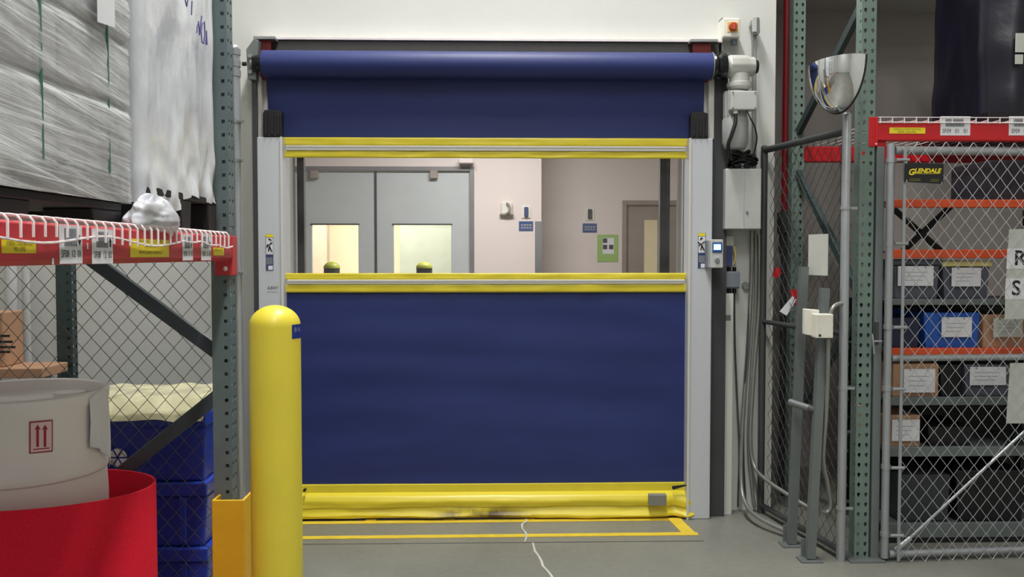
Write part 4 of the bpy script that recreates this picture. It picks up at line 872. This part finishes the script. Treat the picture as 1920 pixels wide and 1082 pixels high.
# side fence
A0 = Vector((X_(1584, 4.40), 4.40, 0)); A1 = Vector((X_(1431, 5.24), 5.24, 0)); fd = (A1 - A0).normalized(); fl_ = (A1 - A0).length
zft = Z_(228, 4.4, 1584)
SF = thing('chain_link_fence', 'side chain link fence running from the cage corner to the wall', 'fence', A0)
def rpost(par, p, r, z, m='galv'): return P('fence_post', m, par, MB().lathe((p.x, p.y, 0), [(.001, 0), (r, 0), (r, z)] + [(r * math.cos(t * math.pi / 12), z + r * .8 * math.sin(t * math.pi / 12)) for t in range(1, 6)] + [(.001, z + r * .8)], 20), smooth=40)
rpost(SF, A0, .0225, zft + .03); rpost(SF, A1, .02, zft - .03, 'post_d')
for z_, r_ in ((zft - .045, .019), (Z_(614, 4.8, 1480), .014), (.05, .016)): P('fence_rail', 'post_d', SF, MB().cyl(A0 + Vector((0, 0, z_)), A1 + Vector((0, 0, z_)), r_, 12), smooth=40)
nrm = Vector((-fd.y, fd.x, 0))
if nrm.x > 0: nrm = -nrm
fence_mesh(SF, A0 + nrm * -.03, fd, fl_, .03, zft - .005, r=.0016, m='mesh_d', ratio=1.22)
for py in (390, 727, 952): z_ = Z_(py, 4.4, 1584); P('clamp', 'galv', SF, MB().lathe((A0.x, A0.y, z_), [(.0226, -.008), (.0265, -.008), (.0265, .008), (.0226, .008)], 18).box(A0.x + .02, A0.y - .012, z_ - .008, A0.x + .055, A0.y - .004, z_ + .006), smooth=40)
# paper hanging on the side fence
ps = (A0 - A1).normalized()
pA = (at(1516, 435, 4.8), at(1552, 517, 4.65)); 
def fence_at(px, py, off=.035):
    r = ray(px, py); o = A0 + nrm * off; t = (o - EYEP).dot(nrm) / r.dot(nrm); return EYEP + r * t
a, b = fence_at(1516, 440), fence_at(1551, 517)
tag(MB().add([Vector((a.x, a.y, b.z)), Vector((b.x, b.y, b.z)), Vector((b.x, b.y, a.z)), Vector((a.x, a.y, a.z))], [(0, 1, 2, 3)]).build('fence_notice', 'papery', None, solid=.004), 'plain off-white notice board hanging on the side fence', 'notice')
a, b = fence_at(1500, 292, -.2), fence_at(1566, 430, -.2)
# leaning struts with white switch boxes
def strut(label, b, t_, wd=.042):
    o = thing('strut_post', label, 'strut', (b.x, b.y, 0), 'steel struts by the fence'); v = (t_ - b).normalized(); sx = Vector((1, 0, 0)); sy = v.cross(sx).normalized(); sx = sy.cross(v)
    prof_ = [(-wd / 2, -wd / 2), (-wd / 2, wd / 2), (wd / 2, wd / 2), (wd / 2, -wd / 2), (wd / 2 - .01, -wd / 2), (wd / 2 - .01, wd / 2 - .004), (-wd / 2 + .004, wd / 2 - .004), (-wd / 2 + .004, -wd / 2)]
    n = len(prof_); vs = [p + sx * i + sy * j * -1 for p in (b, t_) for i, j in prof_]
    P('strut_channel', 'dull', o, MB().add(vs, [tuple(range(n)), tuple(range(2 * n - 1, n - 1, -1))] + [(i, (i + 1) % n, n + (i + 1) % n, n + i) for i in range(n)]))
    P('base_bracket', 'dull', o, MB().box(b.x - .06, b.y - .05, 0.0005, b.x + .05, b.y + .04, .008).box(b.x - .035, b.y + .028, .008, b.x + .03, b.y + .036, .1))
    return o
S1b = atz(1484, 1018, .012); S1t = at(1507, 500, S1b.y); strut('steel strut post farther from the viewer, left of the side fence', S1b, S1t)
S2b = atz(1519, 1046, .012); S2t = at(1546, 540, S2b.y + .02); st2 = strut('steel strut post nearer the viewer carrying white boxes', S2b, S2t)
wb = thing('switch_box', 'pair of white electrical boxes joined on the nearer strut post', 'electrical box', at(1530, 636, 4.42))
P('rear_box', 'bwhite', wb, MB().prism([(X_(1504, 4.45), Z_(579, 4.45)), (X_(1531, 4.45), Z_(581, 4.45)), (X_(1531, 4.45), Z_(632, 4.45)), (X_(1504, 4.45), Z_(627, 4.45))], 4.4, 4.44), bevel=.004)
P('front_box', 'bwhite', wb, MB().prism([(X_(1525, 4.38), Z_(589, 4.38)), (X_(1557, 4.38), Z_(589, 4.38)), (X_(1557, 4.38), Z_(634, 4.38)), (X_(1525, 4.38), Z_(634, 4.38))], 4.33, 4.399), bevel=.005)
q = at(1537, 629, 4.33); P('key_hole', 'ink', wb, MB().cyl((q.x, 4.324, q.z), (q.x, 4.331, q.z), .006, 8))
P('flex_conduit', 'cond', wb, wire([at(1556, 600, 4.37), at(1560, 580, 4.37), at(1569, 571, 4.38), at(1579, 569, 4.39)], .0105), smooth=50)
tag(wire([at(1553, 636, 4.38), at(1552, 700, 4.39), at(1549, 780, 4.41), at(1544, 860, 4.43), at(1552, 905, 4.44), at(1558, 945, 4.45), at(1551, 960, 4.45), at(1541, 958, 4.45)], .011, 10, 8).build('drop_conduit', 'cond', None, smooth=50), 'pale flexible conduit hanging below the white boxes and curling back', 'conduit')
sb_ = thing('lever_bar', 'short horizontal steel bar with dark end sticking out of the strut', 'bar', at(1505, 775, 4.5))
P('bar', 'dull', sb_, MB().cyl(at(1481, 754, 4.56), at(1518, 766, 4.46), .019, 12), smooth=40); P('end_cap', 'rub', sb_, MB().cyl(at(1518, 766.3, 4.46), at(1531, 771, 4.43), .02, 12), smooth=40)
# convex mirror: quarter dome against the rack side
mc = at(1574, 118, 4.33); MR = thing('convex_mirror', 'chrome quarter-dome safety mirror on the side of the green rack post', 'mirror', (mc.x, mc.y, mc.z - .24))
ax = Vector((-.84, -.54, 0)).normalized(); sd = Vector((-ax.y, ax.x, 0)); Rm = .145
def dome(u, v):
    a = (u - .5) * math.pi; t = v * math.pi / 2; dirv = ax * math.cos(a) + sd * math.sin(a)
    tilt = .016 * math.sin(a); return mc + dirv * Rm * math.cos(t) + Vector((0, 0, -.243 * math.sin(t) + tilt * math.cos(t)))
P('mirror_dome', 'chrome', MR, MB().grid(dome, 48, 32), smooth=80, recalc=False)
P('mirror_rim', 'blackg', MR, MB().tube([dome(0, k / 16) - ax * .004 for k in range(17)] + [dome(1, k / 16) - ax * .004 for k in range(15, -1, -1)], .005, 6), smooth=50)
P('top_cover', 'blackg', MR, MB().add([mc + Vector((0, 0, .001))] + [dome(k / 24, 0) + Vector((0, 0, .001)) for k in range(25)], [(0, k, k + 1) for k in range(1, 25)]))
P('back_plate', 'rub', MR, MB().add([mc - ax * .008] + [dome(0, k / 16) - ax * .009 for k in range(17)] + [dome(1, k / 16) - ax * .009 for k in range(15, -1, -1)], [(0, k, k + 1) for k in range(1, 33)]))
P('mount_arm', 'dull', MR, MB().cyl(mc - ax * .01 + Vector((0, 0, -.06)), Vector((RX - .04, RY + .03, mc.z - .06)), .008, 8), smooth=40)

# gate
gy = RY - .03; ga = math.radians(3.5); gu = Vector((math.cos(ga), math.sin(ga), 0)); G0 = Vector((X_(1667, gy), gy, 0)); GW = 1.15
GT = thing('cage_gate', 'galvanised chain link cage gate below the bright red beam', 'gate', G0)
def gz(py): return Z_(py, gy, 1670)
z1, z0, zm = gz(282), gz(1038), gz(672)
gpnt = lambda u, z, n_=0.: G0 + gu * u + Vector((-gu.y, gu.x, 0)) * n_ + Vector((0, 0, z))
P('gate_frame', 'galv', GT, MB().cyl(gpnt(0, z0 - .02), gpnt(0, z1 + .03), .0195, 16), 'round gate frame upright', smooth=40)
P('gate_frame', 'galv', GT, MB().cyl(gpnt(GW, z0 - .02), gpnt(GW, z1 + .03), .0195, 16), smooth=40)
P('top_rail', 'galv', GT, MB().cyl(gpnt(.02, z1), gpnt(GW - .02, z1), .0215, 16), smooth=40)
P('bottom_rail', 'galv', GT, MB().cyl(gpnt(.02, z0), gpnt(GW - .02, z0), .0215, 16), smooth=40)
P('middle_rail', 'galv', GT, MB().cyl(gpnt(.02, zm), gpnt(GW - .02, zm), .017, 16), smooth=40)
P('tension_bar', 'galv', GT, MB().box(-.0085, -.003, z0 - .02, .0085, .003, z1 + .01) if 0 else MB(Matrix.Translation(G0) @ Matrix.Rotation(ga, 4, 'Z')).box(.049, -.034, z0 - .03, .064, -.029, z1 + .012))
for py in (301, 457, 613, 728, 875, 1001):
    z_ = gz(py); P('tension_band', 'galv', GT, MB().lathe((G0.x, G0.y, z_), [(.0197, -.011), (.0235, -.011), (.0235, .011), (.0197, .011)], 18).cyl(gpnt(.015, z_, -.026), gpnt(.078, z_, -.034), .0085, 8), smooth=40)
P('truss_rod', 'galv', GT, MB().cyl(gpnt(.07, z0 + .03, -.012), gpnt(GW - .05, zm - .05 + .0, -.012), .0075, 8), smooth=40)
P('truss_clamp', 'galv', GT, MB().cyl(gpnt(.05, z0 + .02, -.012), gpnt(.13, z0 + .08, -.012), .013, 8), smooth=40)
fence_mesh(GT, G0 + gu * .056 + Vector((0, -.028, 0)), gu, GW - .08, z0 - .035, z1 + .045, r=.0018, ratio=1.22)
# latch
lt = thing('gate_latch', 'small chrome latch handle on the gate post', 'latch', at(1642, 665, gy - .04))
P('latch_bar', 'inox', lt, MB().cyl(at(1637, 640, gy - .045), at(1653, 640, gy - .03), .006, 8), smooth=40); P('latch_handle', 'inox', lt, wire([at(1635, 626, gy - .05), at(1637, 640, gy - .055), at(1638, 652, gy - .05), at(1639, 664, gy - .045)], .0055), smooth=50)
P('latch_back', 'rub', lt, MB().box(X_(1640, gy), gy - .03, Z_(648, gy), X_(1645, gy), gy - .005, Z_(605, gy)))
hpz = Z_(262, RY, 1650)
tag(MB().box(X_(1641, RY - .01), RY - .012, 0, X_(1656, RY - .01), RY - .002 + .03, hpz - .035).build('gate_post', 'dull', None, bevel=.004), 'flat grey steel gate post between the green upright and the gate', 'post')
# GLENDALE sign on the gate
sg = thing('gate_sign', 'black fence maker sign with yellow lettering wired to the gate mesh', 'sign', gpnt(.25, gz(345), -.05))
sy = gy - .05; qq = lambda px, py, Y=None: at(px, py, sy if Y is None else Y)
P('sign_board', 'ink', sg, MB().prism([(qq(1697, 304).x, qq(1697, 305).z), (qq(1769.5, 306).x, qq(1769.5, 307).z), (qq(1768.5, 345).x, qq(1768.5, 345).z), (qq(1696, 341).x, qq(1696, 341).z)], sy, sy + .003))
text('lettering', 'G', .042, qq(1708.5, 323, sy - .001), 'ylabel', sg, shear=.25, width=.031, bold=.0012); text('lettering', 'LENDALE', .03, qq(1739, 320.5, sy - .001), 'ylabel', sg, shear=.25, width=.135, bold=.0012)
P('underline', 'ylabel', sg, MB().box(qq(1713, 325.6).x, sy - .0012, qq(1713, 326).z, qq(1762, 325).x, sy - .0003, qq(1713, 325.4).z))
for (x0_, x1_, yl) in ((1705, 1726, 332), (1705, 1726, 335), (1745, 1761, 333), (1745, 1760, 336)): P('small_print', 'ink_g', sg, MB().box(qq(x0_, yl).x, sy - .0012, qq(0, yl + .7).z, qq(x1_, yl).x, sy - .0003, qq(0, yl - .7).z))
for px, py in ((1700, 304), (1771, 303), (1700, 339), (1766, 343)): P('wire_tie', 'galv', sg, MB().cyl(qq(px, py - 2, sy - .004), qq(px, py + 3, sy - .004), .003, 6))
# lettered sheets at the right edge
sy2 = gy + .036
ls = thing('letter_sheet', 'upright white sheet with black stencil letters on the gate at right edge', 'sign', at(1910, 598, sy2))
xr_ = X_(1887, sy2) + .25
P('sheet', 'papery', ls, MB().prism([(X_(1891, sy2), Z_(430, sy2, 1890)), (xr_, Z_(427, sy2, 1890)), (xr_, Z_(597, sy2, 1890)), (X_(1885.5, sy2), Z_(599, sy2, 1890))], sy2, sy2 + .003))
for y0_, y1_, ch, pxl in ((466, 504, 'R', 1901), (522, 561, 'S', 1896.5)):
    P('letter_field', 'paper', ls, MB().prism([(X_(1889 - (y0_ - 430) * .03, sy2), Z_(y0_, sy2, 1890)), (xr_, Z_(y0_, sy2, 1890)), (xr_, Z_(y1_, sy2, 1890)), (X_(1889 - (y1_ - 430) * .03, sy2), Z_(y1_, sy2, 1890))], sy2 - .0012, sy2 - .0003))
    text('letter', ch, .105, at(pxl, (y0_ + y1_) / 2, sy2 - .0018), 'ink', ls, align='LEFT', bold=.002)
ls2 = thing('blank_sheet', 'blank pale sheet on the gate below the lettered sheet', 'sign', at(1910, 795, sy2))
P('sheet', 'papery', ls2, MB().prism([(X_(1898, sy2), Z_(681, sy2, 1890)), (xr_, Z_(680, sy2, 1890)), (xr_, Z_(794, sy2, 1890)), (X_(1893, sy2), Z_(794, sy2, 1890))], sy2, sy2 + .003))

# ---------------------------------------------------------------- shelving in the cage
HY = 4.66; HX0, HX1 = X_(1664, HY), RX + 2.3
SH = thing('shelving_unit', 'orange and grey shelving unit inside the cage', 'shelving', (HX0, HY, 0))
def zh(py): return Z_(py, HY, 1780)
for py0, py1 in ((374, 389), (468, 484), (653, 667)):
    P('shelf_beam', 'org', SH, MB().box(HX0, HY, zh(py1), HX1, HY + .04, zh(py0)), bevel=.004)
for py0, py1 in ((561, 572), (745, 760), (838, 856), (981, 1008)):
    P('shelf_edge', 'shelf', SH, MB().box(HX0, HY, zh(py1), HX1, HY + .03, zh(py0)), bevel=.003)
for py in (376, 470, 562, 655, 747, 840, 983): P('shelf_deck', 'shelf', SH, MB().box(HX0, HY + .041, zh(py) - .012, HX1, HY + .5, zh(py) - .002))
for xx in (HX0 - .045, HX0 + 1.05, HX1 - .04):
    for yy in (HY + .0405, HY + .501): P('shelf_post', 'green_d', SH, MB().box(xx, yy, 0, xx + .04, yy + .035, 2.2))
p1, p2 = at(1692, 472, HY + .5), at(1856, 318, HY + .5); brace(SH, p1, p2, .035, .012, 'black'); p1, p2 = at(1676, 392, HY + .515), at(1770, 476, HY + .515); brace(SH, p1, p2, .035, .012, 'black')
P('shade_sheet', 'black', SH, MB().box(HX0, HY + .54, .02, HX1, HY + .548, zh(565)), 'dark sheet added for the shade behind the lower shelves'); P('shade_strip', 'black', SH, MB().box(HX0, HY + .004, 0, HX1, HY + .012, zh(1008.5)))  # black sheet and strip stand in for shade behind and under the shelves
def bin_(label, x0, y0, x1, y1, m, lid=None, lab=None, Y0=HY + .045, dep=.4, cat='bin', nm='storage_bin', pm='paper', floor_py=None):
    zf = Z_(floor_py, HY, 1780) - .0015 if floor_py else None
    o = thing(nm, label, cat, (X_((x0 + x1) / 2, Y0), Y0 + dep / 2, zf if zf else Z_(y1, Y0, 1780)))
    xa_, xb_ = X_(x0, Y0), X_(x1, Y0); za_ = zf if zf else Z_(y1, Y0, 1780); zb__ = Z_(y0, Y0, 1780)
    tp_ = .012 if nm == 'storage_bin' else 0
    P('bin_body' if nm == 'storage_bin' else 'box_body', m, o, MB().prism([(xa_ + tp_, za_), (xb_ - tp_, za_), (xb_, zb__), (xa_, zb__)], Y0, Y0 + dep), bevel=.006)
    if lid: P('lid', lid, o, MB().box(xa_ - .008, Y0 - .012, zb__ + .0005, xb_ + .008, Y0 + dep, zb__ + .03), bevel=.005)
    if lab:
        l = P('paper_label', pm, o, pbox(lab[0], lab[1], lab[2], lab[3], Y0 - .016, Y0 - .0135))
        for k in range(3):
            yy = lab[1] + (lab[3] - lab[1]) * (.3 + .2 * k); P('label_line', 'grey_ink', l, pbox(lab[0] + 8, yy, lab[2] - 10 - 5 * k, yy + .9, Y0 - .0168, Y0 - .0161))
        for xx in (lab[0] + 12, lab[2] - 14): P('pin', 'ink', l, MB().cyl(at(xx, lab[1] + 2, Y0 - .016), at(xx, lab[1] + 2, Y0 - .021), .003, 6))
    return o
bin_('dark grey bin with white label on the upper cage shelf, beside gate post', 1676, 497, 1762, 559, 'bin_d', 'bin_d', (1684, 499, 1750, 536), floor_py=561)
bin_('dark grey bin with cream lid and white label on the upper cage shelf', 1768, 500, 1856, 559, 'bin_d', 'cream_lid', (1785, 502, 1839, 537), floor_py=561)
bin_('dark navy bin behind the mesh left of the bright blue bin', 1668, 596, 1728, 652, mat('bin_navy', (26, 34, 62), .5), None, None, floor_py=654)
bin_('bright blue bin with white label on the middle cage shelf', 1734, 586, 1840, 652, 'bin_b', None, (1766, 595, 1822, 632), floor_py=654)
bin_('brown carton with grey label on the middle cage shelf at right', 1846, 590, 1925, 652, 'card', None, (1863, 597, 1917, 632), floor_py=654, nm='cardboard_box', cat='box', pm='papery')
bin_('open brown carton with white label on the lower cage shelf', 1678, 682, 1764, 744, 'card', None, (1695, 692, 1753, 736), floor_py=746, nm='cardboard_box', cat='box')
bin_('black bin between the brown carton and labelled grey bin', 1766, 684, 1808, 744, 'pallet', None, None, floor_py=746)
bin_('dark grey bin with white label on the lower cage shelf', 1812, 684, 1898, 744, 'bin_d', None, (1819, 688, 1886, 722), floor_py=746)
bin_('brown carton with white label on the lowest boxed shelf by gate post', 1662, 778, 1731, 838, 'card', None, (1673, 787, 1724, 827), floor_py=840, nm='cardboard_box', cat='box')
bin_('large black bin on the boxed shelf beside the lowest brown carton', 1745, 800, 1830, 838, 'pallet', None, None, floor_py=840, dep=.35)
bin_('dark grey bin on the lowest cage shelf by the gate post', 1690, 890, 1790, 980, mat('bin_slate', (52, 54, 60), .5), None, None, floor_py=982)
bin_('black bin on the lowest cage shelf at the right edge', 1800, 882, 1930, 980, 'pallet', None, None, floor_py=982)
bin_('dark carton on the top cage shelf at the right edge', 1852, 300, 1950, 372, mat('carton_dark', (44, 40, 48), .6), None, None, floor_py=375, nm='cardboard_box', cat='box')

# ================================================================== lamps
def lamp(x, y, z, label, power, length=1.2, along='y', wd=.3):
    t = thing('ceiling_lamp', label, 'lamp', (x, y, z), 'ceiling lamps')
    lx, ly = (wd, length) if along == 'y' else (length, wd)
    P('housing', 'lampm', t, MB().box(x - lx / 2, y - ly / 2, z + .04, x + lx / 2, y + ly / 2, z + .1), bevel=.01)
    for k in (-.25, .25):
        a = (x + k * wd, y - ly / 2 + .02, z + .03) if along == 'y' else (x - lx / 2 + .02, y + k * wd, z + .03); b = (x + k * wd, y + ly / 2 - .02, z + .03) if along == 'y' else (x + lx / 2 - .02, y + k * wd, z + .03)
        P('tube', 'tube', t, MB().cyl(a, b, .014, 10), smooth=40)
    ld = bpy.data.lights.new('lamp_light', 'AREA'); ld.shape = 'RECTANGLE'; ld.size = lx; ld.size_y = ly; ld.energy = power; ld.color = (1, .99, .97)
    lo = bpy.data.objects.new('lamp_light', ld); COL.objects.link(lo); lo.parent = t; lo.location = (0, 0, .01)
    for ex_ in (-.4, .4):
        c = (x, y + ex_ * ly, z) if along == 'y' else (x + ex_ * lx, y, z)
        P('hanger', 'dull', t, MB().cyl((c[0], c[1], z + .1), (c[0], c[1], ZC if z > 3.6 else 3.3), .004, 5))
lamp(.1, 3.8, 6.5, 'long fluorescent lamp hanging over the aisle near the blue door', AISLE_W, 2.4)
lamp(.1, -.6, 6.5, 'long fluorescent lamp hanging over the aisle above the viewer', AISLE_W * .6, 2.4)
lamp(.1, -4.2, 6.5, 'long fluorescent lamp hanging over the aisle behind the viewer', AISLE_W * .4, 2.4)
lamp(.0, 7.5, 3.2, 'ceiling lamp in the room beyond the blue door', BACKROOM_W, 1.4, 'x')
lamp(-1.5, 10.4, 3.2, 'ceiling lamp in the corridor behind the double doors', CORRIDOR_W, 1.6, 'x')
